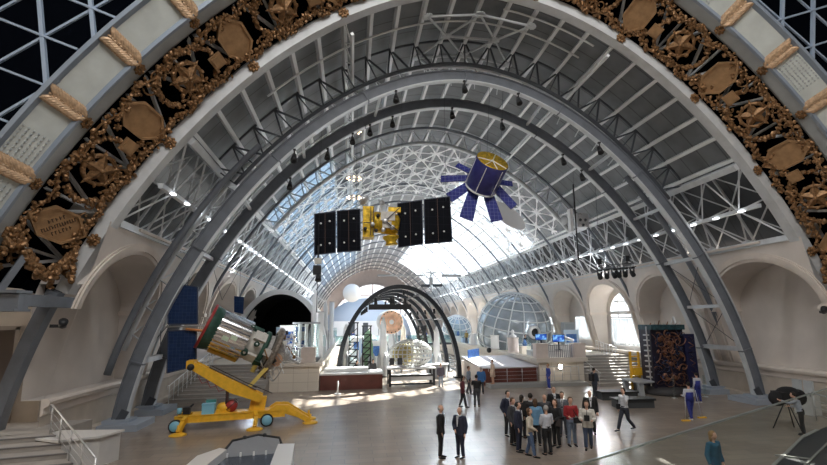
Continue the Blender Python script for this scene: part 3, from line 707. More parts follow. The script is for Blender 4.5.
# raised dark platform lower right with pale edge strips
def Zp(x, y, z):
    d = FW + RT*(x-CPX)/FPX - UP*(y-CPY)/FPX; s = (z-CAM[2])/d[2]; return Vector((CAM[0]+d[0]*s, CAM[1]+d[1]*s, z))
def ring_poly(z): return [Zp(x, y, z) for x, y in ((765, 474), (803, 437), (818, 430), (850, 418), (880, 520), (760, 540))]
rp = ring_poly(1.15); o_ = Vector((rp[1].x, rp[1].y, 0)); t = thing('stage_platform', 'dark raised stair block with pale edge strips at the lower right', 'platform', o_)
b = MB(); b.prism([Vector((p.x, p.y, 0))-o_ for p in rp], (0, 0, 1.15)); b.build('deck', mat('charcoal_carpet', (.022, .025, .03), .7), t)
b = MB(); b.bar(rp[0]-o_, rp[1]-o_, .08, .04); b.bar(rp[1]-o_, rp[2]-o_, .12, .04); b.build('edge_strip', mat('pale_strip', (.22, .22, .21), .6), t)
b = MB(); b.bar(Zp(775, 455, 1.17)-o_, Zp(812, 459, 1.17)-o_, .07, .03); b.bar(Zp(800, 470, 1.17)-o_, Zp(835, 436, 1.17)-o_, .05, .03); b.build('inlay_strip', MATS['pale_strip'], t)
stair_rail('stair_railing', 'short steel handrail by the lower right platform', (15.2, 19.6, .0), (14.4, 17.6, .0), 1.25, 3)
# tinted glass balustrade close to the viewpoint
t = thing('glass_balustrade', 'tinted glass balustrade pane crossing the lower right corner', 'balustrade', (-2.1, 4.28, 0), group=None)
pa, pb = Vector((-5.06+2.1, 2.82-4.28, 0)), Vector((.74+2.1, 5.8-4.28, 0))
b = MB(); b.prism([pa+Vector((0, 0, .0)), pb+Vector((0, 0, .0)), pb+Vector((0, 0, 3.9)), pa+Vector((0, 0, 3.9))], (.008, -.014, 0)); b.build('pane', glassy('tinted_glass', (.86, .89, .88), .97, .04), t)
b = MB(); b.bar(pa+Vector((0, 0, 3.9)), pb+Vector((0, 0, 3.9)), .02, .012); b.build('edge', glassy('glass_edge', (.85, .92, .9), .7, .3), t)
# white and black display case, lower left of centre
t = thing('display_case', 'white edged case with sloping black top in front of the yellow crane', 'case', (-9.45, 15.85, 0), rz=.0); t.scale = (.86, .86, .93)
WB = mat('gloss_white_shell', (.70, .69, .68), .3, coat=.4)
b = MB(); b.prism([(-1.55, -.55, 0), (-1.05, .35, 0), (-.75, .1, 0), (-.95, -2.4, 0), (-1.55, -2.4, 0)], (0, 0, .98)); b.build('side_panel', WB, t)
b = MB(); b.prism([(1.0, .35, 0), (1.6, .3, 0), (1.8, -2.4, 0), (1.15, -2.4, 0)], (0, 0, 1.02)); b.build('side_panel', WB, t)
b = MB(); b.prism([(-1.0, .15, .1), (1.05, .5, .1), (1.2, -2.4, .1), (-1.0, -2.4, .1)], (0, 0, .62)); b.build('black_top', mat('dark_screen', (.02, .03, .05), .25), t)
b = MB(); b.add([(-.98, .1, .72), (1.1, .35, .72), (.95, 1.0, 1.05), (.1, 1.35, 1.12), (-.75, .85, 1.05)], [(0, 1, 2, 3, 4)]); b.add([(-.98, .1, .66), (1.1, .35, .66), (.95, 1.04, .98), (.1, 1.39, 1.05), (-.75, .89, .98)], [(4, 3, 2, 1, 0)]); b.build('hood', mat('hood_grey', (.22, .23, .25), .4), t)
b = MB(); b.tube([(-.98, .1, .75), (-.75, .87, 1.08), (.1, 1.37, 1.14), (.95, 1.02, 1.08), (1.15, .4, .9)], .045, 8); b.build('rim_tube', BLACK, t)
for x in (-.7, -.25, .2, .62, 1.0):
    b = MB(); b.box((x-.02, .16+x*.08, .78), (.06, .05, .14)); b.build('white_clip', WHITE, t)
for p in ((-.35, 1.12, 1.12), (.35, 1.28, 1.14)):
    b = MB(); b.ball(p, (.09, .09, .07), 10, 6); b.build('knob', BLACK, t)

# ---------------- yellow launch cradle (crane) ----------------
t = thing('launch_erector', 'yellow wheeled erector carriage on outrigger feet', 'machine', (-11.55, 23.85, 0), rz=math.radians(9)); t.scale = (.84, .84, .84)
# local axes: x along the carriage (left to right), y depth
b = MB()
for y in (-.5, .5):
    b.box((-.3, y, .62), (5.6, .16, .34)); b.box((-.3, y, .46), (5.6, .24, .04)); b.box((-.3, y, .79), (5.6, .24, .04))
for x in (-2.9, -1.6, -.3, 1.0, 2.3): b.box((x, 0, .62), (.18, 1.1, .24))
b.box((0, 0, .8), (4.6, .9, .05)); b.build('carriage', YEL, t)
for x, y in ((-3.0, -.72), (1.55, -.72), (-3.0, .72), (1.55, .72)):
    b = MB(); b.lathe([(0, -.09), (.30, -.09), (.34, -.05), (.34, .05), (.30, .09), (0, .09)], (x, y, .34), 24, 0, (0, 1, 0)); w = b.build('wheel', mat('tyre', (.02, .02, .02), .8), t)
    b = MB(); b.lathe([(0, -.03), (.25, -.03), (.27, 0), (.25, .03), (0, .03)], (x, y*1.13, .34), 24, 0, (0, 1, 0)); b.build('wheel_disc', LBLUE, w)
def outrigger(p0, p1, p2):
    b = MB(); b.bar(p0, p1, .2, .3); b.bar(p1, (p2[0], p2[1], .12), .18, .26); b.lathe([(0, 0), (.42, 0), (.42, .05), (.3, .1), (.1, .14), (0, .14)], (p2[0], p2[1], 0), 28); b.tube([(p2[0], p2[1], .1), (p2[0], p2[1], .5)], .06, 8)
    b.build('outrigger', YEL, t)
outrigger((-2.5, -.5, .7), (-2.6, -.95, .55), (-2.75, -1.35)); outrigger((.9, -.5, .7), (1.0, -.95, .55), (.95, -1.35))
outrigger((1.8, .5, .8), (2.5, .5, .95), (3.9, .55)); outrigger((1.8, -.45, .8), (2.5, -.5, .9), (3.9, -.65))
for y in (.5, -.5):
    b = MB(); b.prism([(1.5, y-.09, .75), (2.0, y-.09, 1.1), (2.7, y-.09, 1.05), (3.6, y-.09, .45), (3.9, y-.09, .25), (3.6, y-.09, .2), (2.2, y-.09, .7)], (0, .18, 0)); b.build('front_arm', YEL, t)
# lifting beam sloping up to the left
A, B_ = Vector((1.2, 0, 1.45)), Vector((-2.6, 0, 3.5)); dl = (B_-A).normalized(); un = Vector((0, 1, 0)).cross(dl); un = un if un.z > 0 else -un
b = MB()
for y in (-.42, .42):
    b.prism([A+Vector((0, y-.06, 0))+un*.2, A+Vector((0, y-.06, 0))-un*.2, A+dl*1.6+Vector((0, y-.06, 0))-un*.42, B_+Vector((0, y-.06, 0))-un*.2, B_+Vector((0, y-.06, 0))+un*.2], (0, .12, 0))
for k in range(9): b.bar(A+dl*(.3+k*.5)+Vector((0, -.42, 0)), A+dl*(.3+k*.5)+Vector((0, .42, 0)), .1, .3)
b.box(B_-dl*.1, (.4, 1.1, .4)); b.build('lifting_beam', YEL, t)
b = MB()
for y in (-.5, .5): b.bar(A+dl*.5+un*.3+Vector((0, y, 0)), A+dl*3.3+un*.3+Vector((0, y, 0)), .05, .05)
b.bar(A+dl*1.0+un*.42+Vector((0, -.3, 0)), A-dl*.4+un*.5+Vector((0, -.3, 0)), .05); b.build('guide_rail', mat('dark_rail', (.05, .035, .03), .5), t)
b = MB(); b.bar((1.1, 0, .8), A+Vector((0, 0, .1)), .5, .6); b.bar((.7, 0, .8), A+dl*.4, .16, .3); b.build('pivot_tower', YEL, t)
for y in (-.25, .25):
    b = MB(); b.tube([(-.6, y, .95), A+dl*1.9-un*.3+Vector((0, y, 0))], .07, 8); b.tube([(-.6, y, .95), (-.1, y, 1.4)], .11, 8); b.build('hydraulic_ram', mat('ram_dark', (.08, .05, .05), .4, .5), t)
b = MB(); b.lathe([(0, -.3), (.3, -.3), (.3, -.24), (.16, -.22), (.16, .22), (.3, .24), (.3, .3), (0, .3)], (-.35, -.05, 1.12), 20, 0, (0, 1, 0)); b.build('cable_drum', REDP, t)
b = MB(); b.ball((-.75, -.1, 1.05), (.38, .3, .3), 12, 8); b.box((-.75, -.1, .9), (.7, .5, .2)); b.build('motor_housing', YEL, t)
b = MB(); b.box((-1.5, -.25, 1.05), (.62, .5, .5)); b.box((-1.5, -.25, 1.32), (.66, .54, .04)); b.build('pale_blue_box', LBLUE, t)
b = MB(); b.box((-1.45, .35, 1.1), (.5, .35, .7)); b.build('teal_box', mat('teal_paint', (.06, .28, .27), .5), t)
b = MB(); b.box((-2.6, 0, 1.0), (.35, .4, .35)); b.tube([(-2.75, 0, .9), (-2.3, .1, 1.3)], .05, 8); b.build('hand_pump', BLACK, t)
b = MB(); b.lathe([(0, 0), (.12, 0), (.12, .3), (0, .3)], (-2.95, -.1, .85), 14); b.build('small_blue_tank', LBLUE, t)
for k in range(3):
    b = MB(); b.tube([A+dl*(1.9+k*.5)-un*.35+Vector((0, -.3, 0)), A+dl*(2.2+k*.5)-un*.62+Vector((0, -.3, 0)), A+dl*(2.6+k*.5)-un*.35+Vector((0, -.3, 0))], .02, 6); b.build('hose', REDP, t)
b = MB(); b.lathe([(0, -.06), (.18, -.06), (.18, .06), (0, .06)], B_+dl*(-.15)+Vector((0, -.62, -.1)), 16, 0, (0, 1, 0)); b.build('end_winch', BLACK, t)
b = MB(); b.bar(A+dl*.9+un*.2, A+dl*1.0+un*1.05+Vector((.55, 0, .2)), .16, .2); b.bar(A+dl*.9+un*.2+Vector((0, .3, 0)), A+dl*1.0+un*1.05+Vector((.65, .2, .2)), .12); b.build('support_strut', mat('strut_yellow', (.72, .55, .14), .5), t)

# ---------------- spacecraft leaning over the cradle ----------------
def at(x, y, Yv):
    d = FW + RT*(x-CPX)/FPX - UP*(y-CPY)/FPX; return Vector(CAM + d*(Yv/d[1]))
P0 = at(207, 326, 24.6); P1 = at(283, 357, 25.6); ax = (P1-P0).normalized(); LEN = (P1-P0).length
t = thing('spacecraft', 'orbital spacecraft model with shiny cylinder body tilted above the yellow erector', 'spacecraft', P0)
k_ = LEN/4.6
def seg(name, prof, m, n=40): b = MB(); b.lathe(prof, (0, 0, 0), n, 0, ax); return b.build(name, m, t)
up_ = (Vector((0, 0, 1))-ax*ax.z).normalized(); sd_ = ax.cross(up_)
seg('red_rim', [(1.08, -.08), (1.15, -.08), (1.15, .05), (1.08, .05)], REDP)
seg('green_skirt', [(0, -.02), (.5, .05), (1.1, -.08), (1.14, 0), (1.04, .5), (.9, .52), (0, .52)], DGREEN)
def cyl_ribbed():
    b = MB(); n = 72; pts = []
    for h in (.42, 2.0):
        for j in range(n):
            a = 2*PI*j/n; r = 1.03+(.018 if j % 2 else 0); pts.append(ax*h+(up_*math.cos(a)+sd_*math.sin(a))*r)
    b.add(pts, [(j, (j+1) % n, n+(j+1) % n, n+j) for j in range(n)]); b.add(pts[n:], [tuple(range(n))]); return b.build('ribbed_metal_hull', CHROME, t)
cyl_ribbed()
b = MB()
for a in frange(math.radians(145), math.radians(190), 7):
    pass
pts0 = [ax*.55+(up_*math.cos(a)+sd_*math.sin(a))*1.08 for a in frange(math.radians(150), math.radians(200), 8)]; b.strip(pts0, [p+ax*1.4 for p in pts0]); pts1 = [p*1.02 for p in pts0]; b.strip(pts1, [p+ax*1.4 for p in pts1]); b.build('yellow_panel', YEL, t)
seg('white_section', [(1.0, 1.9), (.82, 2.05), (.78, 2.2), (.78, 2.75), (.7, 2.8), (0, 2.8)], OFFW)
seg('docking_collar', [(.86, 2.75), (.92, 2.8), (.92, 2.95), (.86, 3.0), (.7, 3.0)], DGREEN)
seg('orbital_module', [(.6, 2.9), (.78, 3.05), (.84, 3.35), (.78, 3.7), (.55, 3.95), (.35, 4.0), (0, 4.0)], mat('grey_blanket', (.42, .41, .40), .6, 0, .25, 8, .3))
seg('dark_band', [(.86, 3.2), (.9, 3.25), (.9, 3.4), (.86, 3.45)], mat('dark_ring', (.06, .05, .04), .5))
seg('probe', [(.28, 4.0), (.3, 4.2), (.16, 4.5), (.07, 4.7), (.07, 4.95), (0, 4.95)], METAL)
camside = (Vector(CAM)-P0); camside = (camside-ax*camside.dot(ax)).normalized(); oth = ax.cross(camside)
def side_pt(h, a, r): return ax*h+(camside*math.cos(a)+oth*math.sin(a))*r
random.seed(4)
for (h, a, r) in ((2.1, .5, .16), (2.45, -.1, .13), (1.95, -.9, .12)):
    c = side_pt(h, a, .84); nn = (c-ax*h).normalized(); b = MB(); b.lathe([(0, 0), (r, 0), (r, .22), (r*.75, .25), (r*.75, .12), (0, .12)], c, 18, 0, nn); f = b.build('round_port', DGREEN, t); b = MB(); b.ball(c+nn*.15, r*.5, 10, 6); b.build('lens', WHITE, f)
for (h, a, dx, dy, m) in ((2.45, .75, .5, .45, OFFW), (2.5, -.6, .6, .5, OFFW), (2.9, .9, .4, .3, DGREEN), (2.3, -1.1, .5, .3, DGREEN), (3.1, .1, .35, .35, OFFW)):
    c = side_pt(h, a, .86); nn = (c-ax*h).normalized(); R = Matrix((ax, nn.cross(ax), nn)).transposed(); b = MB(); b.box(c, (dx, dy, .16), rot=R); b.build('equipment_box', m, t)
for (h, a) in ((1.0, .2), (1.35, 0.05)):
    c = side_pt(h, a, 1.05); nn = (c-ax*h).normalized(); R = Matrix((ax, nn.cross(ax), nn)).transposed(); b = MB(); b.box(c, (.3, .2, .08), rot=R); b.build('hatch_plate', mat('pale_green_plate', (.55, .65, .50), .5), t)
for k in range(9):
    a = k*.7; h = 2.9+.12*k; p = side_pt(h, a, .95); q = side_pt(h+.5, a+.5, 1.1); b = MB(); b.tube([side_pt(h, a, .8), p, q], .035, 6); b.ball(q, .09, 8, 5); b.build('thruster_boom', METAL if k % 2 else GOLD, t)
b = MB()
for k in range(18):
    a = 2*PI*k/18; b.bar(side_pt(3.5, a, .95), side_pt(4.05, a+.25, 1.3), .03); b.bar(side_pt(4.05, a+.25, 1.3), side_pt(4.05, a+.25+2*PI/18, 1.3), .03)
b.build('antenna_hoop', METAL, t)
b = MB(); b.lathe([(1.0, 3.25), (1.32, 3.3), (1.36, 3.4), (1.32, 3.5), (1.0, 3.5)], (0, 0, 0), 32, 0, ax); b.build('ring_truss', mat('brown_ring', (.20, .17, .14), .5, .3, .5, 8, .4), t)
for q in range(22):
    a = 2*PI*q/22; b = MB(); b.box(side_pt(3.4+.12*(q % 3), a, 1.2), (.2, .14, .2), rot=Euler((a, q, 0)).to_matrix()); b.build('ring_equipment', (OFFW, BLACK, METAL, GOLD)[q % 4], t)
b = MB(); pts = [side_pt(4.3+.5*math.sin(k*1.7), -2.2+.25*k, 1.0+.35*math.cos(k*2.3)) for k in range(12)]
for i in range(11): b.tube([pts[i], pts[i+1]], .025, 5); b.tube([pts[i], ax*4.2], .015, 5)
b.build('wire_cage', WHITE, t)
b = MB(); c = side_pt(3.6, .3, .8); b.lathe([(0, 0), (.34, .02), (.36, .1), (.3, .12), (0, .12)], c, 20, 0, (c-ax*3.6).normalized()); b.build('orange_cover', mat('tan_cover', (.62, .40, .28), .6), t)
b = MB(); b.tube([P-P0 for P in (at(166, 327, 24.6), at(222, 325, 24.2))], .035, 8); b.tube([P-P0 for P in (at(186, 329, 24.5), at(206, 331, 24.4))], .06, 8, m=1); b.build('panel_boom', [METAL, mat('orange_fitting', (.6, .25, .08), .5)], t)
def cell_mat(name, c1, c2, sc, line=.02, rough=.25):
    m = bpy.data.materials.new(name); m.use_nodes = True; nt = m.node_tree; b = nt.nodes['Principled BSDF']; b.inputs['Roughness'].default_value = rough; b.inputs['Coat Weight'].default_value = .0; b.inputs['Specular IOR Level'].default_value = .25
    tcn = nt.nodes.new('ShaderNodeTexCoord'); br = nt.nodes.new('ShaderNodeTexBrick'); br.offset = 0; br.inputs['Scale'].default_value = sc; br.inputs['Brick Width'].default_value = 1; br.inputs['Row Height'].default_value = 1; br.inputs['Mortar Size'].default_value = line
    br.inputs['Color1'].default_value = (*c1, 1); br.inputs['Color2'].default_value = (*[c*1.3 for c in c1], 1); br.inputs['Mortar'].default_value = (*c2, 1)
    sx = nt.nodes.new('ShaderNodeSeparateXYZ'); cb = nt.nodes.new('ShaderNodeCombineXYZ'); nt.links.new(tcn.outputs['Object'], sx.inputs[0]); nt.links.new(sx.outputs['X'], cb.inputs[0]); nt.links.new(sx.outputs['Z'], cb.inputs[1])
    nt.links.new(cb.outputs[0], br.inputs['Vector']); nt.links.new(br.outputs['Color'], b.inputs['Base Color']); return m
NAVY = cell_mat('navy_cells', (.012, .026, .075), (.05, .08, .15), 6, .02, .12)
def panel_from_px(name, px, Y, m, par, org, frame=None, th=.05):
    q = [at(x, y, Y)-org for x, y in px]; n = (q[1]-q[0]).cross(q[3]-q[0]).normalized(); b = MB(); b.prism(q, n*th); f = b.build(name, m, par)
    if frame:
        b = MB()
        for i in range(4): b.bar(q[i]+n*th/2, q[(i+1) % 4]+n*th/2, .05, .08, up=n)
        b.build('panel_frame', frame, f)
    return f
FR = mat('panel_frame_dark', (.03, .04, .07), .5)
panel_from_px('solar_panel', [(168, 283), (197.5, 287), (197.5, 324), (168, 324)], 24.6, NAVY, t, P0, FR)
panel_from_px('solar_panel', [(168, 331), (196, 330), (196, 366), (167, 373)], 24.6, NAVY, t, P0, FR)
b = MB(); b.tube([at(262, 352, 25.2)-P0, at(252, 372, 24.9)-P0], .12, 8); b.build('mounting_post', MATS['strut_yellow'], t)
b = MB(); b.tube([at(222, 300, 24.7)-P0, at(240, 268, 24.7)-P0], .012, 5); b.tube([at(222, 300, 24.7)-P0, at(214, 270, 24.7)-P0], .012, 5); b.build('sling_cable', STEEL_D, t)
o = MB(); q = [at(x, y, 29.5) for x, y in [(234, 296), (244, 297), (243, 314), (234, 312)]]
t2 = thing('hanging_solar_panel', 'small navy solar panel behind the shiny spacecraft body', 'solar panel', q[0]); o.prism([p-q[0] for p in q], (0, .06, 0)); o.build('cell_panel', NAVY, t2); b = MB(); b.tube([Vector((.3, 0, 0)), Vector((.3, 0, 6.5))], .01, 5); b.build('wire', STEEL_D, t2)

# ---------------- satellite with black panels ----------------
YS = 26.
C0 = at(381, 223, YS)
t = thing('satellite', 'gold foil satellite hanging with four black solar panel sections', 'satellite', C0)
GOLDF = mat('gold_foil', (.62, .40, .03), .35, .45, .45, 5, .6)
BLKP = cell_mat('black_cells', (.004, .005, .008), (.02, .02, .03), 2.2, .015, .5)
BLKP.node_tree.nodes['Principled BSDF'].inputs['Specular IOR Level'].default_value = .06
for px in ([(314.5, 214), (335.5, 211.5), (335.5, 252.5), (314.5, 255)], [(337, 211), (360, 209), (360.5, 250.5), (337.3, 252.3)], [(397.5, 203.5), (422, 200), (423, 244), (398.5, 247.5)], [(424, 199.5), (450, 196.5), (452, 241.5), (425, 244)]):
    f = panel_from_px('solar_panel', px, YS, BLKP, t, C0, FR)
    q = [at(x, y, YS-.08)-C0 for x, y in px]
    for u, v in ((.3, .25), (.72, .22), (.3, .78), (.72, .76)):
        p = q[0].lerp(q[1], u).lerp(q[3].lerp(q[2], u), v); b = MB(); b.lathe([(0, 0), (.055, 0), (.055, .02), (0, .02)], p, 10, 0, (0, -1, 0)); b.build('white_fastener', WHITE, f)
    for u in (.5,):
        b = MB(); b.bar(q[0].lerp(q[1], u), q[3].lerp(q[2], u), .015, .02); b.build('seam_strip', mat('copper_seam', (.10, .05, .04), .5), f)
s_ = (at(382, 223, YS)-at(381, 223, YS)).length
b = MB(); b.box((-.72, .1, .0), (.62, .9, 1.75)); b.build('gold_bus', GOLDF, t)
b = MB(); b.lathe([(0, -.75), (.55, -.75), (.6, -.65), (.6, .6), (.45, .75), (0, .75)], (.28, .1, -.02), 24, 0, (1, 0, -.15)); b.build('gold_drum', GOLDF, t)
b = MB(); b.lathe([(0, 0), (.45, 0), (.47, .1), (.3, .3), (.3, .42), (.38, .5), (0, .5)], (.55, .0, -.75), 20, 0, (.1, 0, -1)); b.build('gold_horn', GOLDF, t)
b = MB(); b.box((.35, -.5, .3), (.8, .12, .5)); b.build('silver_cover', OFFW, t); b = MB(); b.box((.3, -.5, -.2), (.5, .14, .35)); b.build('silver_cover', OFFW, t)
for (x, z, r) in ((-.5, -.2, .12), (.2, .0, .16), (-.2, .3, .1), (.6, -.35, .14), (-.9, -.45, .1), (.1, -.5, .12), (-.3, -.55, .1)):
    b = MB(); b.lathe([(0, 0), (r, 0), (r, .15), (r*.6, .18), (0, .18)], (x, -.48, z), 14, 0, (0, -1, 0)); b.build('instrument', METAL if r > .11 else BLACK, t)
for a, c_ in (((.2, -.6, .0), (1.0, -.7, .75)), ((.2, -.6, .0), (.95, -.7, -.6)), ((.2, -.6, .0), (.5, -.7, -.3)), ((-.6, -.5, .8), (-.6, -.5, -.8)), ((-.45, -.5, .8), (-.45, -.5, -.8)), ((-1.0, -.5, -.1), (-.45, -.5, -.1))):
    b = MB(); b.bar(a, c_, .04); b.build('frame_strut', BLACK, t)
b = MB(); b.lathe([(.02, .18), (.2, .12), (.33, 0), (.35, .02), (.22, .16), (.02, .22)], (-1.0, -.2, 1.25), 20, 0, (.5, -.3, -.8)); b.tube([(-.8, 0, .85), (-1.0, -.2, 1.3)], .03, 6); b.tube([(-1, -.2, 1.2), (-1.25, -.4, 1.55)], .015, 6); b.build('dish_antenna', METAL, t)
b = MB(); b.lathe([(0, 0), (.15, .02), (.17, .1), (0, .1)], (.0, -.2, 1.1), 16, 0, (.3, -1, .2)); b.tube([(.0, 0, .7), (0, -.15, 1.1), (.6, -.1, .95)], .03, 6); b.build('small_dish', METAL, t)
b = MB(); b.box((.75, 0, .75), (.7, .5, .28)); b.build('gold_housing', GOLDF, t)
b = MB(); qa, qb = at(361, 230, YS)-C0, at(397, 224, YS)-C0; b.tube([qa, qb], .05, 8); b.build('panel_axle', METAL, t)
for x in (318, 356, 402, 446):
    b = MB(); p = at(x, 210 if x < 380 else 201, YS)-C0; b.tube([p, p+Vector((.0, 0, 8.2 if x in (356, 402) else 7.4))], .008, 5); b.build('suspension_wire', STEEL_D, t)

# ---------------- purple cylinder satellite ----------------
YQ = 27.; T0, B0_ = at(489.5, 161, YQ-.25), at(480.5, 187, YQ+.2); ax2 = (T0-B0_).normalized(); H2 = (T0-B0_).length; t = thing('satellite', 'purple cylindrical satellite with gold top and spread blade panels', 'satellite', B0_)
axv = (ax2+Vector((0, -.8, 0))).normalized()
PUR = cell_mat('violet_cells', (.028, .035, .20), (.2, .22, .45), 4.2, .03, .6)
PURB = mat('violet_body', (.03, .032, .17), .3, .2, .2, 3, 0, coat=.4)
R2_ = 1.02; H2 = 1.9
b = MB(); b.lathe([(R2_*.96, .0), (R2_, .05), (R2_, H2), (R2_*.97, H2+.02)], (0, 0, 0), 36, 0, axv); b.build('drum', PURB, t)
b = MB(); b.lathe([(0, H2-.25), (R2_*.4, H2-.2), (R2_*.98, H2), (R2_*.98, H2+.03), (R2_*.4, H2-.15), (0, H2-.2)], (0, 0, 0), 36, 0, axv); b.build('gold_top', GOLDF, t)
xx = axv.cross(Vector((0, 1, 0))).normalized(); yy = axv.cross(xx)
for k in range(4):
    a = k*PI/4+.3; d = xx*math.cos(a)+yy*math.sin(a); b = MB(); b.bar(axv*(H2+.02)-d*.1, axv*(H2+.04)+d*R2_*.95, .04); b.bar(axv*(H2+.04), axv*(H2+.5), .05); b.build('top_strut', WHITE, t)
b = MB(); b.lathe([(R2_*.85, -.08), (R2_*1.02, -.06), (R2_*1.02, .06), (R2_*.85, .04)], (0, 0, 0), 36, 0, axv); b.build('white_ring', WHITE, t)
for k in range(6):
    a = k*PI/3+.2; d = xx*math.cos(a)+yy*math.sin(a); b = MB(); b.bar(d*R2_*1.01+axv*.1, d*R2_*1.01+axv*(H2-.1), .03, .05); b.build('body_seam', WHITE, t)
for (x0, y0, x1, y1, w0, w1) in ((474, 191, 466, 219, .66, .85), (487, 191, 497, 221, .62, .75), (496, 188, 514, 207, .55, .5), (471, 184, 449, 198, .5, .62), (470, 178, 441, 179, .36, .42), (471, 172, 457, 165, .34, .34), (497, 182, 512, 184, .32, .32)):
    yv = YQ+(.3 if y1 > 185 else .9); a_, c_ = at(x0, y0, YQ+.1)-B0_, at(x1, y1, yv-.5 if y1 > 190 else yv)-B0_; d = (c_-a_).normalized(); sw = d.cross(Vector((0, -1, 0))).normalized(); nn = sw.cross(d)
    b = MB(); b.prism([a_-sw*w0/2, a_+sw*w0/2, c_+sw*w1/2, c_-sw*w1/2], nn*.04); f = b.build('blade_panel', PUR, t); b = MB()
    for e in (-1, 1): b.bar(a_+sw*w0/2*e, c_+sw*w1/2*e, .03, .06, up=nn)
    for q in range(6): p = a_.lerp(c_, q/5); w = w0+(w1-w0)*q/5; b.bar(p-sw*w/2, p+sw*w/2, .025, .06, up=nn)
    b.build('panel_frame', mat('violet_frame', (.02, .02, .08), .4), f)
for dx in (-.4, .45):
    b = MB(); p = axv*(H2+.1)+Vector((dx, 0, 0)); b.tube([p, p+Vector((.4, .1, 5.2))], .01, 5); b.build('suspension_wire', STEEL_D, t)
# white ellipse dish behind it
c = at(508, 216, 40); b = MB(); nrm_ = Vector((-.2, -1, .35)).normalized(); bx = Vector((1, 0, -.75)).normalized(); by = nrm_.cross(bx).normalized()
pts = [c+bx*1.9*math.cos(a)+by*.85*math.sin(a) for a in frange(0, 2*PI, 41)[:-1]]; b.prism(pts, nrm_*.12); o = b.build('reflector_disc', mat('disc_white', (.9, .9, .92), .5)); tag(o, 'large white oval reflector disc hanging behind the purple satellite', 'disc')
c = at(352, 293, 84); b = MB(); b.lathe([(0, 0), (1.6, .05), (1.62, .15), (0, .2)], c, 36, 0, (0, -1, 0)); o = b.build('reflector_disc', MATS['disc_white']); tag(o, 'round white disc hanging in front of the far arched window', 'disc')
# ---------------- hanging lamps and rigging ----------------
def spotlight(p, label, group, big=1., dirv=(0, -.5, -1)):
    t = thing('ceiling_spotlight', label, 'spotlight', p, group=group); d = Vector(dirv).normalized()
    b = MB(); b.tube([(0, 0, 0), (0, 0, -.3*big)], .035*big, 6); b.box((0, 0, -.02), (.14*big, .14*big, .08)); b.build('bracket', BLACK, t)
    b = MB(); b.lathe([(0, -.2*big), (.1*big, -.2*big), (.14*big, .05*big), (.17*big, .28*big), (.13*big, .28*big), (.1*big, .2*big), (0, .2*big)], Vector((0, 0, -.42*big)), 14, 0, d); b.build('lamp_head', BLACK, t)
    return t
k = 0
for (P, Yv, pts) in ((P_A, 24.5, ((267, 122), (398, 97), (464, 90), (517, 96), (595, 147))), (P_B, 28.2, ((262, 151), (324, 144), (343, 118), (363, 113), (394, 121), (452, 117), (500, 124), (560, 158), (579, 173)))):
    Lp, xp, zp = P[0], P[1], P[2]
    for (x, y) in pts:
        v = at(x, y, Yv); i = int(np.argmin(np.hypot(xp-v.x, zp-v.z))); p = pr(float(Lp[i]), -.32, Yv-.1, P)
        n_a = 'nearer' if P is P_A else 'further'; side = ('over the left haunch' if x < 330 else 'near the crown' if x < 530 else 'over the right haunch')
        od = ORD[k]; spotlight(p, 'black spotlight under the %s heavy arch %s, %s counting along it' % (n_a, side, ORD[pts.index((x, y))]), 'spotlights under the heavy arches', 1.05); k += 1
# lighting bar with black moving heads at right
c = at(616, 268, 31); t = thing('lighting_truss', 'hanging truss bar carrying black stage lamps before the right wall', 'truss', c)
b = MB()
for (dy, dz) in ((-.15, 0), (.15, 0), (0, .28)): b.tube([(-1.5, dy, -.15+dz), (1.5, dy, .1+dz)], .03, 6)
for q in range(12):
    x = -1.5+q*.25; z = -.15+.25*(x+1.5)/3; b.bar((x, -.15, z), (x+.12, 0, z+.28), .02); b.bar((x+.12, 0, z+.28), (x+.25, .15, z), .02)
b.tube([(-1.2, 0, 0), (-1.2, 0, 7.2)], .012, 5); b.tube([(1.2, 0, 0), (1.2, 0, 6.2)], .012, 5); b.build('bar', STEEL_D, t)
for q, x in enumerate((-1.3, -.75, -.2, .2, .7, 1.25)):
    z = -.15+.25*(x+1.5)/3; s2 = thing('stage_lamp', 'black stage lamp, %s from the left on the hanging truss bar' % ORD[q], 'stage lamp', c+Vector((x, 0, z-.05)), group='stage lamps on the hanging bar')
    b = MB(); b.box((0, 0, -.03), (.24, .4, .1)); b.bar((-.14, 0, -.1), (-.14, 0, -.4), .04, .1); b.bar((.14, 0, -.1), (.14, 0, -.4), .04, .1); b.build('yoke', BLACK, s2)
    b = MB(); b.lathe([(0, -.22), (.13, -.2), (.16, 0), (.17, .25), (.13, .27), (0, .22)], (0, 0, -.42), 16, 0, (random.uniform(-.6, .6), -.8, -.6)); b.build('lamp_head', BLACK, s2)
for dx, dz, nm in ((-1.25, .45, 'left'), (.95, .7, 'right')):
    s2 = thing('loudspeaker', 'small black box clamped above the %s end of the hanging truss bar' % nm, 'speaker', c+Vector((dx, .1, dz))); b = MB(); b.box((0, 0, 0), (.3, .3, .42)); b.build('cabinet', BLACK, s2); b = MB(); b.box((0, 0, -.3), (.06, .06, .2)); b.build('clamp', BLACK, s2)
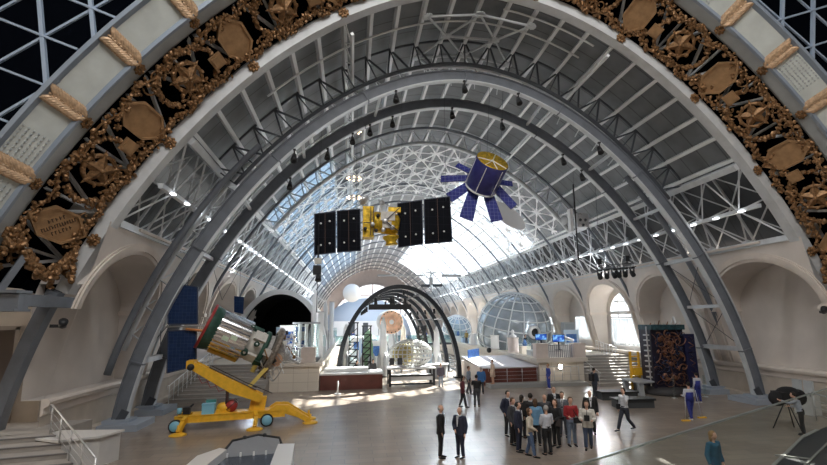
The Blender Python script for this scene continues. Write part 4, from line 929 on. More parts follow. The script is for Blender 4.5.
# black mast with pale instrument box
c = at(576, 222, 33); t = thing('hanging_probe', 'white instrument box with dark rods hanging on a black mast below the right roof', 'spacecraft', c)
b = MB(); b.tube([(-.05, 0, 3.0), (0, 0, -2.2), (.02, 0, -3.0)], .06, 8); b.build('mast', BLACK, t)
b = MB(); b.box((-.45, 0, .1), (.22, .5, 1.8)); b.build('white_panel', WHITE, t)
b = MB(); b.box((.45, 0, .1), (.9, .6, 1.1)); b.build('instrument_box', mat('pale_grey_box', (.5, .52, .54), .5), t)
for q in range(7):
    b = MB(); b.ball((.2+.2*(q % 3), -.32, -.3+.4*(q//3)), .12, 10, 6); b.build('round_instrument', STEEL_D if q % 2 else METAL, t)
b = MB(); b.lathe([(0, 0), (.35, .05), (.36, .12), (0, .2)], (-.9, 0, .1), 18, 0, (-1, -.4, 0)); b.build('side_dish', MATS['pale_grey_box'], t)
b = MB(); b.tube([(0, 0, 3), (0, 0, 5)], .01, 5); b.build('wire', STEEL_D, t)
# black rig under the left panels
c = at(318, 262, 25.5); t = thing('hanging_projector', 'black projector rig hanging below the left black solar panel', 'projector', c)
b = MB(); b.box((0, 0, .05), (.36, .36, .3)); b.build('white_head', OFFW, t)
b = MB(); b.box((-.02, -.05, -.45), (.42, .4, .5)); b.build('black_body', BLACK, t)
b = MB(); b.lathe([(0, 0), (.14, 0), (.17, .3), (0, .3)], (.05, -.1, -.75), 12, 0, (0, -.5, -1)); b.build('lens', BLACK, t)
b = MB(); b.tube([(0, 0, .1), (0, 0, .9)], .05, 6); b.tube([(0, 0, .9), (0, 0, 9.5)], .012, 5); b.tube([(0, 0, -.9), (.0, 0, -2.7)], .02, 5); b.build('hanger', BLACK, t)
for k, (x, y) in enumerate(((384, 131), (384, 178), (384, 197), (542, 105))):
    c = at(x-30 if k < 3 else x, y, 36 if k < 3 else 30); t = thing('chandelier', 'warm ring lamp cluster, %s' % ('topmost of three in a column', 'middle one of three in a column', 'lowest of three in a column', 'hanging alone between the heavy arches')[k], 'lamp', c)
    b = MB(); b.lathe([(.5, -.03), (.55, -.03), (.55, .03), (.5, .03)], (0, 0, 0), 24); b.tube([(0, 0, 0), (0, 0, 1.0 if k == 2 else 2.2)], .01, 5)
    for q in range(3): b.bar((0, 0, 0), (.52*math.cos(q*2.1), .52*math.sin(q*2.1), 0), .03)
    b.build('ring', METAL, t)
    for q in range(8): b = MB(); b.ball((.53*math.cos(q*PI/4), .53*math.sin(q*PI/4), -.05), .06, 8, 6); b.build('bulb', mat('warm_bulb', (1, .8, .6), .5, emit=((1, .66, .38), 4)), t)
for (x, y, Yv, nm) in ((61, 326, 20.2, 'left'), (823, 312, 19.9, 'right')):
    t = thing('wall_lamp', 'small dark wall lamp on the %s wall beside the portal leg' % nm, 'lamp', at(x, y, 19.3)); sg = -1 if nm == 'left' else 1
    b = MB(); b.box((sg*.1, 0, 0), (.5, .12, .12)); b.build('bracket', BLACK, t); b = MB(); b.lathe([(0, 0), (.12, 0), (.15, .3), (0, .3)], (-sg*.1, -.1, 0), 12, 0, (-sg*.4, -.6, .5)); b.build('head', BLACK, t)
# ---------------- exhibits further down the hall ----------------
def px_w(Yv): return (at(400, 320, Yv)-at(401, 320, Yv)).length
PINK = mat('pink_plaster', (.68, .60, .56), .7, 0, .05, 3)
PALE = mat('pale_exhibit', (.78, .78, .78), .5)
BLUEP = mat('blue_graphic', (.04, .14, .42), .4, 0, .5, 6)
GREY = mat('grey_exhibit', (.36, .38, .40), .5)
GREEN = mat('muted_green', (.20, .36, .22), .5)
REDW = mat('red_brown_wall', (.13, .038, .028), .5, 0, .25, 1.5)
# black hoop frames
for k, Yv in enumerate((39.6, 44.7, 50., 56., 62.)):
    t = thing('hoop_frame', 'black steel hoop frame standing over the central aisle, %s of five' % ('front', 'second', 'third', 'fourth', 'rearmost')[k] if k else 'black steel hoop frame standing over the central aisle, front and largest looking of five', 'frame', (-2.35, Yv, 0), group='black hoop frames over the aisle')
    b = MB(); a, h = 5.05, 7.65; n = 60; sec = []
    for (dr, dy) in ((-.18, -.3), (.18, -.3), (.18, .3), (-.18, .3)): sec.append([((a+dr)*math.cos(q), dy, (h+dr)*math.sin(q)) for q in frange(.0, PI, n)])
    for i in range(4): b.strip(sec[i], sec[(i+1) % 4], 0, False)
    b.build('hoop', mat('hoop_black', (.015, .02, .028), .4), t)
    for sg in (-1, 1): b = MB(); b.box((sg*a, 0, .05), (.9, .8, .1)); b.build('foot_plate', BLACK, t)
    for q in (.9, 1.5, 2.2): b = MB(); p = Vector(((a-.3)*math.cos(q), 0, (h-.3)*math.sin(q))); b.tube([p, p+Vector((0, -.1, -.4))], .1, 8); b.build('small_spot', BLACK, t)
b = MB()
for q in (.7, 1.2, 1.9, 2.5):
    b = MB(); p = Vector((-2.35+5.0*math.cos(q), 39.8, 7.6*math.sin(q))); b.bar(p, p+Vector((0, 22, 0)), .14, .14); o = b.build('purlin_bar', MATS['hoop_black']); tag(o, 'long black bar tying the hoop frames together, %s from the right' % {.7: 'first', 1.2: 'second', 1.9: 'third', 2.5: 'fourth'}[q], 'bar', 'bars tying the black hoops')
t = thing('lighting_bar', 'black lighting bar hanging under the front black hoop above the round engine', 'lighting bar', at(390, 307, 39.7))
b = MB(); b.box((0, 0, 0), (3.6, .3, .45)); b.tube([(-1.5, 0, .2), (-1.5, 0, 1.5)], .02, 6); b.tube([(1.5, 0, .2), (1.5, 0, 1.5)], .02, 6); b.build('bar', BLACK, t)
for x in (-1.2, .1, .3, 1.3): b = MB(); b.lathe([(0, 0), (.16, 0), (.12, .3), (.15, .55), (0, .55)], (x, 0, .2), 10); b.build('lamp', BLACK, t)
# rocket engine seen end-on
c = at(391.5, 322, 45); t = thing('rocket_stage', 'round rocket stage seen end on with peach disc face', 'rocket', (c.x, c.y, 0)); cz = c.z
b = MB(); b.lathe([(1.12, 0), (1.16, .15), (1.16, 5.5), (.9, 6.2), (0, 6.5)], (0, 0, cz), 36, 0, (0, 1, 0)); b.build('hull', PALE, t)
b = MB(); b.lathe([(1.12, 0), (.98, -.03), (.98, .05), (.4, .05), (.4, -.06), (.3, -.1), (.0, -.12)], (0, 0, cz), 36, 0, (0, 1, 0)); b.build('peach_face', mat('peach_panel', (.85, .53, .36), .5, 0, .15, 3), t)
b = MB(); b.lathe([(.42, -.1), (.42, -.02), (.0, -.2)], (0, 0, cz), 24, 0, (0, 1, 0)); b.build('hub', WHITE, t)
for k in range(16): a = 2*PI*k/16; b = MB(); b.ball((1.0*math.cos(a), -.06, cz+1.0*math.sin(a)), .06, 6, 4); b.build('rim_bolt', BLACK, t)
b = MB(); b.lathe([(0, -.2), (.1, -.15), (.1, 0)], (0, 0, cz), 12, 0, (0, 1, 0)); b.build('nozzle_tip', BLACK, t)
for y in (.8, 4.5):
    for x in (-.8, .8): b = MB(); b.bar((x*1.3, y, 0), (x*.6, y, cz-.8), .2); b.build('cradle_leg', GREY, t)
# white lattice antenna on a dark table
c = at(411, 366, 36); t = thing('display_table', 'dark framed table with white top under the white lattice dish', 'table', (c.x, 36.2, 0)); zt = 1.25
b = MB(); b.box((0, 0, zt), (3.6, 1.8, .08)); b.box((0, 0, .55), (3.3, 1.5, .3)); b.build('top', PALE, t)
for x in (-1.65, 1.65):
    for y in (-.8, .8): b = MB(); b.box((x, y, zt/2), (.16, .16, zt)); b.build('leg', BLACK, t)
b = MB(); b.box((0, -.8, .75), (3.3, .1, .12)); b.box((0, -.8, .15), (3.3, .1, .1)); b.build('stretcher', BLACK, t)
t = thing('lattice_dish', 'white wire lattice dome with yellow inner panel on the dark table', 'antenna', (c.x, 36.2, zt+.04)); b = MB()
for k in range(14):
    a = PI*k/14; b.tube([(1.65*math.sin(q)*math.cos(a), .8*math.sin(q)*math.sin(a), 1.0+1.05*math.cos(q)) for q in frange(-PI, PI, 29)], .045, 5)
for k in range(1, 10): q = PI*k/10; b.tube([(1.65*math.sin(q)*math.cos(a), .8*math.sin(q)*math.sin(a), 1.0+1.05*math.cos(q)) for a in frange(0, 2*PI, 25)], .045, 5)
b.tube([(0, 0, 0), (0, 0, .2)], .2, 10); b.build('wire_cage', WHITE, t)
b = MB(); b.ball((-.6, 0, .95), (.8, .5, .8), 16, 10); b.build('yellow_core', mat('dull_yellow', (.62, .52, .22), .6), t)
b = MB(); b.bar((-.9, -.5, 1.6), (.9, -.55, .4), .25, .05); b.bar((-1.3, -.5, .4), (.7, -.55, 1.2), .08, .05); b.build('white_strut', WHITE, t)
for x in (-1.5, -.9): b = MB(); b.box((x, -.7, .5), (.35, .1, .5)); b.build('dark_instrument', STEEL_D, t)
# low red-brown plinth left, post
t = thing('low_plinth', 'long low dark red plinth with white top at the left of the aisle', 'plinth', (-6.3, 35.4, 0))
b = MB(); b.box((0, 0, .5), (4.4, 1.8, 1.0)); b.build('body', REDW, t); b = MB(); b.box((0, .4, 1.06), (4.5, 2.4, .12)); b.box((-.4, .5, 1.25), (3.2, 1.2, .3)); b.build('white_cover', WHITE, t)
t = thing('barrier_post', 'short white post standing in the sunlit patch of floor', 'post', tuple(at(343, 391, 33).xy)+(0,)); t.location = Vector((-7.2, 32.6, 0)); b = MB(); b.tube([(0, 0, .04), (0, 0, .85)], .05, 8); b.lathe([(0, 0), (.22, 0), (.2, .04), (0, .05)], (0, 0, 0), 16); b.build('pole', WHITE, t)
# right: sunken box with railing and low podium
t = thing('ramp_enclosure', 'dark red walled enclosure with pale sloping roof before the right gallery', 'enclosure', (5.3, 36.6, 0))
b = MB(); b.box((.2, -2.0, .6), (4.3, .15, 1.2)); b.build('front_wall', REDW, t)
b = MB(); b.box((-1.95, 1.2, .65), (.15, 6.5, 1.3)); b.build('side_wall', PINK, t)
b = MB(); b.prism([(-2.05, -2.1, 1.22), (2.4, -2.1, 1.22), (2.4, 4.4, 1.6), (-2.05, 4.4, 1.6)], (0, 0, .06)); b.build('roof', mat('pale_lilac_top', (.66, .64, .68), .5), t)
b = MB(); b.prism([(-2.05, 2.0, 1.62), (-2.05, 2.1, 1.62), (-.5, 4.2, 1.62), (-.5, 4.1, 1.62)], (0, 0, .7)); b.build('blue_screen', BLUEP, t)
t = thing('low_podium', 'low grey podium with railings in front of the right gallery', 'podium', (7.1, 33.4, 0))
b = MB(); b.box((0, 0, .12), (7.4, 1.3, .24)); b.build('base', mat('podium_grey', (.30, .30, .29), .6), t)
stair_rail('railing', 'steel railing on the low podium in front of the dark red enclosure', (3.8, 33.7, .24), (7.3, 33.8, .24), 1.05, 4, wires=3)
stair_rail('railing', 'steel railing on the low podium in front of the bright gallery lamp', (8.0, 33.8, .24), (10.6, 33.8, .24), 1.05, 5, wires=2)
stair_rail('railing', 'steel handrail climbing the right stairs', (11.3, 32.1, .02), (11.5, 38.2, ZP+.02), 1.0, 6, wires=1)
stair_rail('railing', 'dark steel railing between the two piers of the right gallery front', (8.6, 34.45, ZP+.2), (10.6, 34.45, ZP+.2), .95, 14, wires=1, loop=False, m=STEEL)
for x, nm in ((7.95, 'left'), (11.0, 'right')):
    t = thing('gallery_pier', 'pinkish stone pier at the %s end of the right gallery railing' % nm, 'pier', (x, 34.55, ZP+.2)); b = MB(); b.box((0, 0, .5), (.95, .7, 1.0)); b.build('body', PINK, t); b = MB(); b.box((0, 0, 1.03), (1.05, .8, .08)); b.build('cap', PINK, t)
t = thing('gallery_pier', 'pinkish stone pier at the corner of the left gallery', 'pier', (-9.35, 34.7, ZP+.22)); b = MB(); b.box((0, 0, .5), (1.0, .7, 1.0)); b.build('body', PINK, t); b = MB(); b.box((0, 0, 1.03), (1.1, .8, .08)); b.build('cap', PINK, t)
stair_rail('railing', 'steel railing on the left gallery beside its corner pier', (-11.9, 34.5, ZP+.22), (-9.95, 34.5, ZP+.22), 1.0, 12, wires=1, loop=False, m=STEEL)
stair_rail('stair_railing', 'white railing climbing the left stairs along the wall', (-17.0, 30.6, .02), (-16.4, 37.0, ZP), 1.1, 12, wires=2, m=WHITE)
stair_rail('railing', 'white railing beside the right stairs near the curtained window', (15.6, 37.0, ZP*.8), (16.6, 42.0, ZP), 1.1, 8, wires=2, m=WHITE)
t = thing('wall_light', 'bright round lamp on the right gallery front wall', 'lamp', (9.3, 34.1, 1.25)); b = MB(); b.lathe([(0, 0), (.2, 0), (.2, .05), (0, .06)], (0, 0, 0), 20, 0, (0, 1, 0)); b.build('housing', METAL, t); b = MB(); b.ball((0, -.04, 0), (.17, .08, .17), 14, 8); b.build('bulb', mat('lamp_white', (1, 1, .95), .5, emit=((1, .93, .82), 12)), t)
# pedestals on the right parapet
for (x, Yv, r, h, m, nm, top) in ((469, 55, .42, 1.3, PALE, 'plain white drum pedestal furthest along the right parapet', 0), (487, 46.5, .42, 1.35, PALE, 'white drum pedestal with dark lamp below it on the right parapet', 1), (512, 41, .5, 1.3, PINK, 'pinkish fluted drum pedestal carrying a white bust on the right parapet', 2)):
    t = thing('pedestal', nm, 'pedestal', (8.05, Yv, ZP+.2)); b = MB()
    n = 24; b.lathe([(0, 0), (r*1.08, 0), (r*1.08, .08), (r, .12), (r, h-.12), (r*1.08, h-.08), (r*1.08, h), (0, h)], (0, 0, 0), n, sm=False); b.build('drum', m, t)
    if top == 1:
        d = thing('parapet_lamp', 'black round lamp fixed to the parapet under the white pedestal', 'lamp', (7.25, Yv-.6, ZP+.1)); q = MB(); q.ball((0, 0, 0), .26, 12, 8); q.build('shade', BLACK, d); q = MB(); q.box((.2, 0, .05), (.3, .08, .08)); q.build('bracket', BLACK, d)
    if top == 2:
        d = thing('bust', 'white bust on the pinkish drum pedestal', 'sculpture', (8.05, Yv, ZP+.2+h)); q = MB(); q.lathe([(0, 0), (.3, 0), (.34, .15), (.12, .3), (.1, .38)], (0, 0, 0), 16); q.ball((0, 0, .52), (.15, .17, .2), 12, 8); q.build('head_and_shoulders', WHITE, d)
def monitor(c, w, h, label, m):
    t = thing('monitor', label, 'monitor', c); b = MB(); b.box((0, 0, h/2), (w, .08, h)); b.box((0, 0, -.3), (.1, .06, .7)); b.box((0, 0, -.62), (.5, .4, .05)); b.build('casing', BLACK, t)
    b = MB(); b.box((0, -.045, h/2), (w*.93, .01, h*.88)); b.build('screen', m, t)
def screen_mat(name, c1, c2):
    m = mat(name, c1, .3, emit=(c1, .55)); nt = m.node_tree; n = nt.nodes.new('ShaderNodeTexNoise'); n.inputs['Scale'].default_value = 4; r = nt.nodes.new('ShaderNodeValToRGB'); t_ = nt.nodes.new('ShaderNodeTexCoord')
    r.color_ramp.elements[0].color = (*c1, 1); r.color_ramp.elements[1].color = (*c2, 1); r.color_ramp.elements[0].position = .45; r.color_ramp.elements[1].position = .62
    nt.links.new(t_.outputs['Object'], n.inputs['Vector']); nt.links.new(n.outputs['Fac'], r.inputs[0]); nt.links.new(r.outputs[0], nt.nodes['Principled BSDF'].inputs['Emission Color']); return m
SCR = screen_mat('screen_blue', (.01, .05, .30), (.25, .55, .9))
monitor(at(541, 340, 36.5), 1.0, .5, 'blue screen monitor behind the left pier of the right gallery', SCR)
monitor(at(558.5, 342, 36.0), 1.05, .6, 'blue screen monitor behind the dark railing of the right gallery', SCR)
t = thing('telescope', 'dark tube telescope pointing up right behind the gallery railing', 'telescope', (11.2, 37.5, ZP)); b = MB(); b.tube([(-.8, 0, 1.9), (.9, 0, 1.3)], .15, 12); b.build('tube', GREY, t)
for q in range(3): b = MB(); b.tube([(0, 0, 1.55), (.5*math.cos(q*2.1), .5*math.sin(q*2.1), 0)], .04, 6); b.build('leg', GREY, t)
t = thing('display_counter', 'pale display counter behind the dark railing of the right gallery', 'counter', (10.2, 36.8, ZP)); b = MB(); b.box((0, 0, .5), (2.2, .8, 1.0)); b.build('body', PALE, t); b = MB(); b.box((0, 0, 1.03), (2.3, .9, .06)); b.build('top', WHITE, t)
t = thing('display_cabinet', 'tall grey cabinet standing beside the globe', 'cabinet', (14.6, 43.5, ZP)); b = MB(); b.box((0, 0, 1.4), (1.1, .8, 2.8)); b.build('body', GREY, t); b = MB(); b.box((0, -.42, 1.4), (.9, .04, 2.5)); b.build('door', mat('grey_door', (.28, .31, .33), .5), t)
# geodesic globes
def globe(c, r, label, nlat, nlon, tilt, pm, fm, hatch=True, w=.1, rz=0.):
    t = thing('globe_pavilion', label, 'globe', c); R = (Matrix.Rotation(rz, 3, 'Z') @ Matrix.Rotation(tilt, 3, 'X'))
    b = MB(); b.ball((0, 0, 0), r, 40, 24, 0, R); b.build('glazed_shell', pm, t)
    b = MB()
    for i in range(1, nlat): q = PI*i/nlat; b.tube([R @ Vector((r*1.01*math.sin(q)*math.cos(a), r*1.01*math.sin(q)*math.sin(a), r*1.01*math.cos(q))) for a in frange(0, 2*PI, 41)], w, 5, cap=False)
    for j in range(nlon): a = 2*PI*j/nlon; b.tube([R @ Vector((r*1.01*math.sin(q)*math.cos(a), r*1.01*math.sin(q)*math.sin(a), r*1.01*math.cos(q))) for q in frange(.05, PI-.05, 25)], w, 5)
    b.build('grid_frame', fm, t)
    b = MB(); b.lathe([(r*.55, -r*.99), (r*.6, -r*.8), (0, -r*.8)], (0, 0, 0), 24); b.build('base_ring', GREY, t)
    if hatch:
        h = MB(); d = Vector((.17, -.95, -.06)).normalized(); h.lathe([(.42, r*.96), (.62, r*.96), (.66, r*1.06), (.42, r*1.08)], (0, 0, 0), 24, 0, d); f = h.build('porthole_rim', WHITE, t); h = MB(); h.lathe([(0, r*1.03), (.44, r*1.03)], (0, 0, 0), 24, 0, d); h.build('porthole', BLACK, f)
SHELL = mat('globe_panel', (.33, .38, .43), .15, .3, .25, .7)
globe((11.35, 50.0, 3.75), 4.0, 'large grey panelled globe with white grid on the right gallery', 11, 16, .25, SHELL, mat('globe_frame', (.62, .65, .68), .4), rz=.3, w=.07)
globe((9.6, 71, 3.3), 2.25, 'smaller pale blue lattice globe further along the right gallery', 8, 12, .4, mat('globe_pale', (.42, .52, .62), .2, .2), WHITE, False, .07)
# engine display at right
t = thing('display_plinth', 'grey angular table plinth left of the bronze engine assembly', 'plinth', (12.4, 28.6, 0))
b = MB(); b.prism([(-1.0, -1.2, .78), (.35, -.8, .78), (.35, 1.2, .78), (-.9, 1.0, .78)], (0, 0, .09)); b.build('top', mat('plinth_grey', (.36, .38, .40), .45), t)
for p in ((-.75, -.9), (.1, .9), (-.7, .8)): b = MB(); b.prism([(p[0]-.12, p[1]-.12, 0), (p[0]+.18, p[1]-.12, 0), (p[0]+.18, p[1]+.15, 0), (p[0]-.12, p[1]+.15, 0)], (-.08, 0, .78)); b.build('leg', MATS['plinth_grey'], t)
t = thing('engine_assembly', 'bronze and navy rocket engine block full of coiled pipes', 'engine', (13.8, 28.0, .0)); t.rotation_euler.z = -.12; t.scale = (1, 1, 1.1)
b = MB(); b.lathe([(0, 0), (1.35, 0), (1.4, .1), (1.2, .45), (0, .45)], (0, .3, 0), 32); b.build('round_base', mat('base_dark', (.03, .028, .03), .6), t)
b = MB(); b.prism([(-1.1, -.42, .4), (1.0, -.42, .4), (1.0, 1.1, .4), (-1.1, 1.1, .4)], (-.05, 0, 3.35)); b.build('core', mat('engine_core_navy', (.014, .012, .03), .5, .2, .4, 3), t)
b = MB(); b.box((-.1, .2, 3.85), (2.2, 1.7, .28)); b.build('top_deck', mat('teal_deck', (.02, .06, .075), .5, .2, .6, 7), t)
b = MB(); b.prism([(1.0, -.6, .45), (1.75, -.5, .45), (1.75, .6, .45), (1.0, .6, .45)], (-.1, 0, 3.0)); b.build('navy_side_cover', mat('navy_cover', (.008, .01, .05), .35), t)
COP = mat('copper_pipe', (.26, .13, .085), .3, .8, .3, 5); COPD = mat('dark_pipe', (.05, .03, .045), .35, .6); COPB = mat('blue_pipe', (.04, .06, .13), .3, .5)
random.seed(9)
for k in range(96):
    x, z = random.uniform(-.95, .9), random.uniform(.6, 3.5); r = random.uniform(.1, .27); n = random.choice((8, 12, 16)); ph = random.random()*6; sw = random.uniform(2.0, 5.6); dx = random.uniform(-.35, .35); dz = random.uniform(-.4, .4)
    b = MB(); b.tube([(max(-1.12, min(1.02, x+r*math.cos(ph+sw*i/n)+dx*i/n)), -.44-random.random()*.02-.05*(k % 4), max(.48, z+r*math.sin(ph+sw*i/n)+dz*i/n)) for i in range(n+1)], random.choice((.018, .026, .04)), 6); b.build('coiled_pipe', (COP, COPD, COP, COPB, COP)[k % 5], t)
for k in range(9): b = MB(); x, z = random.uniform(-.8, .8), random.uniform(.7, 3.4); b.lathe([(0, 0), (.13, 0), (.15, .14), (.08, .18), (0, .16)], (x, -.42, z), 14, 0, (0, -1, 0)); b.build('valve', COP, t)
for k in range(8): b = MB(); b.tube([(1.3+.25*math.sin(k), -.55, .7+k*.33), (1.5, -.62, .8+k*.33), (1.2, -.6, 1.0+k*.33)], .025, 6); b.build('side_pipe', COP if k % 3 == 0 else COPD, t)
b = MB()
for k in range(10): b.box((-1.28, -.1, .7+k*.3), (.22, .4, .07))
b.bar((-1.25, -.2, .5), (-1.3, -.2, 3.9), .06); b.build('side_bracket', METAL, t)
for k in range(8): b = MB(); b.tube([(-1.1+k*.28, -.3, 3.95), (-1.1+k*.28+.08, -.35, 4.1+.07*(k % 3))], .035, 6); b.build('top_fitting', METAL if k % 2 else COP, t)
b = MB(); b.bar((.65, -.3, 4.0), (.5, -.3, 4.45), .1); b.build('white_nozzle', WHITE, t)
for k, x in enumerate((.5, 2.6)):
    t2 = thing('barrier_tube', 'clear tube standing on the floor before the engine assembly, %s one' % ('left' if k == 0 else 'right'), 'tube', (12.6+x, 26.6, 0)); b = MB(); b.lathe([(.07, 0), (.07, 1.3)], (0, 0, 0), 14); b.build('clear_pipe', GLASS, t2); b = MB(); b.lathe([(0, 0), (.16, 0), (.16, .03), (0, .03)], (0, 0, 0), 14); b.build('base_disc', METAL, t2)
t = thing('ladder', 'yellow ladder standing left of the bronze engine assembly', 'ladder', (12.55, 29.6, 0)); b = MB()
for x in (-.3, .3): b.bar((x, 0, 0), (x, 0, 2.6), .12, .12)
b.build('rail', YEL, t)
for k in range(7): b = MB(); b.bar((-.3, 0, .3+k*.33), (.3, 0, .3+k*.33), .1, .08); b.build('rung', YEL, t)
b = MB(); b.box((.1, -.1, 1.3), (.7, .3, .5)); b.build('yellow_box', YEL, t)
BENM = mat('bench_black', (.02, .022, .025), .5)
for (x, y, w_, d_, lb) in ((617, 399, 2.3, 1.0, 'low black bench nearer the right stairs, left of the pair'), (633, 407, 2.2, .9, 'low black bench in front of the grey angular plinth, right of the pair')):
    g_ = Zp(x, y, 0); t = thing('bench', lb, 'bench', g_, rz=-.1)
    b = MB(); b.box((0, 0, .2), (w_-.15, d_-.15, .4)); b.build('block', mat('bench_side', (.05, .055, .06), .5), t); b = MB(); b.box((0, 0, .44), (w_, d_, .1)); b.build('pad', BENM, t)
# black round portal on the left gallery
t = thing('round_portal', 'large white rimmed round portal with dark interior on the left gallery', 'portal', (-13.6, 49.5, ZP))
n = 40; A_, B_2 = 4.15, 5.9
b = MB(); inn = [(A_*math.cos(q), 0, max(0, B_2*math.sin(q))) for q in frange(0, PI, n)]; out = [((A_+.55)*math.cos(q), 0, (B_2+.5)*math.sin(q)) for q in frange(0, PI, n)]
b.strip(inn, out); b.strip(out, [(x, 9, z) for x, y, z in out]); b.strip(inn, [(x, .5, z) for x, y, z in inn]); b.build('white_rim', WHITE, t)
b = MB(); b.strip([(x, .5, z) for x, y, z in inn], [(x*.98, 9, z*.98) for x, y, z in inn]); b.add([(x*.98, 9, z*.98) for x, y, z in inn], [tuple(range(n))]); b.build('dark_lining', mat('lining_black', (.004, .004, .006), .9), t)
t = thing('glass_cylinder', 'tall glass cylinder case with white columns inside, before the dark portal', 'case', (-9.9, 38.5, ZP))
b = MB(); b.lathe([(1.0, 0), (1.0, 2.9)], (0, 0, 0), 28); b.build('glass_shell', GLASS, t)
b = MB(); b.lathe([(0, 0), (1.1, 0), (1.1, .3), (0, .3)], (0, 0, 0), 28); b.lathe([(0, 2.9), (1.08, 2.9), (1.08, 3.05), (0, 3.05)], (0, 0, 0), 28); b.build('base_and_cap', GREY, t)
for x in (-.5, 0, .5): b = MB(); b.lathe([(.16, .3), (.13, .5), (.13, 2.7), (.17, 2.9)], (x, .2*abs(x), 0), 14); b.build('column', WHITE, t)
# bridge across the hall
t = thing('footbridge', 'glass sided footbridge crossing behind the black hoops', 'bridge', (-.4, 66, 0))
b = MB(); b.box((0, 0, ZP-.12), (16.2, 2.2, .24)); b.build('deck', STEEL_D, t); b = MB(); b.box((0, -1.05, ZP+.55), (16.2, .03, 1.1)); b.build('glass_panel', glassy('bridge_glass', (.75, .9, .88), .7), t); b = MB(); b.box((0, -1.05, ZP+1.12), (16.2, .06, .05)); b.build('handrail', METAL, t)
for x in (-5, 0, 5): b = MB(); b.box((x, 0, (ZP-.2)/2), (.35, .8, ZP-.2)); b.build('pier', PALE, t)
t = thing('dome_building', 'pale blue grey dome filling the lower part of the far arched window', 'dome', (-3, 118, 0)); b = MB(); b.ball((0, 0, 0), (11.5, 6, 10.5), 40, 20); b.v = [(x, y, max(0, z)) for x, y, z in b.v]; b.build('shell', mat('dome_blue_grey', (.50, .56, .66), .6), t); b = MB(); b.box((0, -6.2, 2.4), (15, .5, 4.8)); b.build('front_wall', PALE, t)
for x in (-3.3, -.2, 3.4): b = MB(); b.box((x, -6.5, 2.8), (1.2, .15, 3.2)); b.build('doorway', STEEL_D, t)
# hanging satellite with thin bars
c = at(431, 282, 54); t = thing('satellite', 'slender cross shaped satellite with flat grey panels hanging before the right skylight', 'satellite', c)
b = MB(); b.tube([(0, 0, 1.1), (0, 0, -1.2)], .09, 8); b.box((0, 0, .1), (.4, .4, .9)); b.build('body', GREY, t)
for (x0, x1, z, h) in ((-6.3, -1.0, .75, .18), (1.3, 3.6, .75, .3), (-1.2, -.15, -.45, .3), (.2, 1.3, -.4, .3), (-.6, .6, 1.1, .1), (4.1, 5.6, .8, .12)):
    b = MB(); b.box(((x0+x1)/2, 0, z), (x1-x0, .5, h)); b.build('panel', STEEL_D if z < .5 else GREY, t)
b = MB(); b.tube([(-6.3, 0, .75), (5.6, 0, .75)], .04, 6); b.tube([(-1, 0, .5), (1.3, 0, .5)], .03, 6); b.build('boom', METAL, t)
for x in (-4, 0, 3): b = MB(); b.tube([(x, 0, .75), (x, 0, 9)], .012, 5); b.build('wire', STEEL_D, t)
# ---- crowd of smaller exhibits -------------------------------------------------
random.seed(31)
COLW = ['white', 'pale grey', 'cream', 'pale blue', 'silver']
CM = [WHITE, mat('pale_grey_ex', (.6, .62, .64), .5), mat('cream_ex', (.74, .68, .58), .6), mat('pale_blue_ex', (.45, .58, .72), .5), METAL]
def rocket(x, y, z, h, r, m, label, fin=True):
    t = thing('model_rocket', label, 'rocket model', (x, y, z)); b = MB(); b.lathe([(0, .12), (r, .12), (r, h*.62), (r*.8, h*.7), (r*.8, h*.86), (r*.3, h*.97), (0, h)], (0, 0, 0), 16); b.build('body', m, t)
    b = MB(); b.lathe([(0, 0), (r*1.6, 0), (r*1.6, .12), (0, .12)], (0, 0, 0), 16); b.build('base', BLACK, t)
    for q in range(4): a = q*PI/2+.4; d = Vector((math.cos(a), math.sin(a), 0)); b = MB(); b.lathe([(r*.5, .1), (r*.5, h*.3), (0, h*.42)], d*r*1.2, 10); b.build('booster', GREY, t)
def case(x, y, z, w, d, h, m, label, top=None):
    t = thing('display_case', label, 'display case', (x, y, z)); b = MB(); b.box((0, 0, h*.22), (w, d, h*.44)); b.build('base', m, t); b = MB(); b.box((0, 0, h*.72), (w*.95, d*.95, h*.54)); b.build('glass_box', GLASS, t)
    b = MB(); b.lathe([(0, 0), (w*.2, .02), (w*.25, h*.15), (w*.1, h*.35), (0, h*.4)], (0, 0, h*.45), 12); b.build('exhibit', top or GREY, t)
def panel(x, y, z, w, h, m, label, rz=0):
    t = thing('information_board', label, 'panel', (x, y, z), rz); b = MB(); b.box((0, 0, h/2+.1), (w, .1, h)); b.build('board', m, t); b = MB(); b.box((0, 0, .05), (w*.8, .5, .1)); b.build('foot', GREY, t)
    b = MB(); b.box((0, -.06, h*.6+.1), (w*.7, .02, h*.4)); b.build('picture', BLUEP if m is not BLUEP else PALE, t)
def tower(x, y, z, h, label):
    t = thing('lattice_tower', label, 'tower', (x, y, z)); b = MB(); w = .35
    for sx in (-1, 1):
        for sy in (-1, 1): b.bar((sx*w, sy*w, 0), (sx*w, sy*w, h), .09)
    q = 0; 
    while q < h-.4:
        for (a, c_) in (((-w, -w), (w, -w)), ((w, -w), (w, w)), ((-w, w), (w, w)), ((-w, -w), (-w, w))): b.bar((a[0], a[1], q), (c_[0], c_[1], q+.6), .05); b.bar((a[0], a[1], q), (c_[0], c_[1], q), .05)
        q += .6
    b.build('frame', BLACK, t); b = MB(); b.box((0, 0, h+.05), (.9, .9, .1)); b.build('top_plate', BLACK, t)
tower(-6.2, 41.5, 0, 4.6, 'black lattice tower just inside the left side of the black hoops')
tower(-5.0, 43.0, 0, 4.3, 'black lattice tower second in from the left side of the black hoops')
tower(.6, 47.0, 0, 4.2, 'black lattice tower to the right of the round rocket stage')
rocket(-3.6, 41.6, 0, 5.2, .32, CM[1], 'tall grey model rocket left of the round rocket stage')
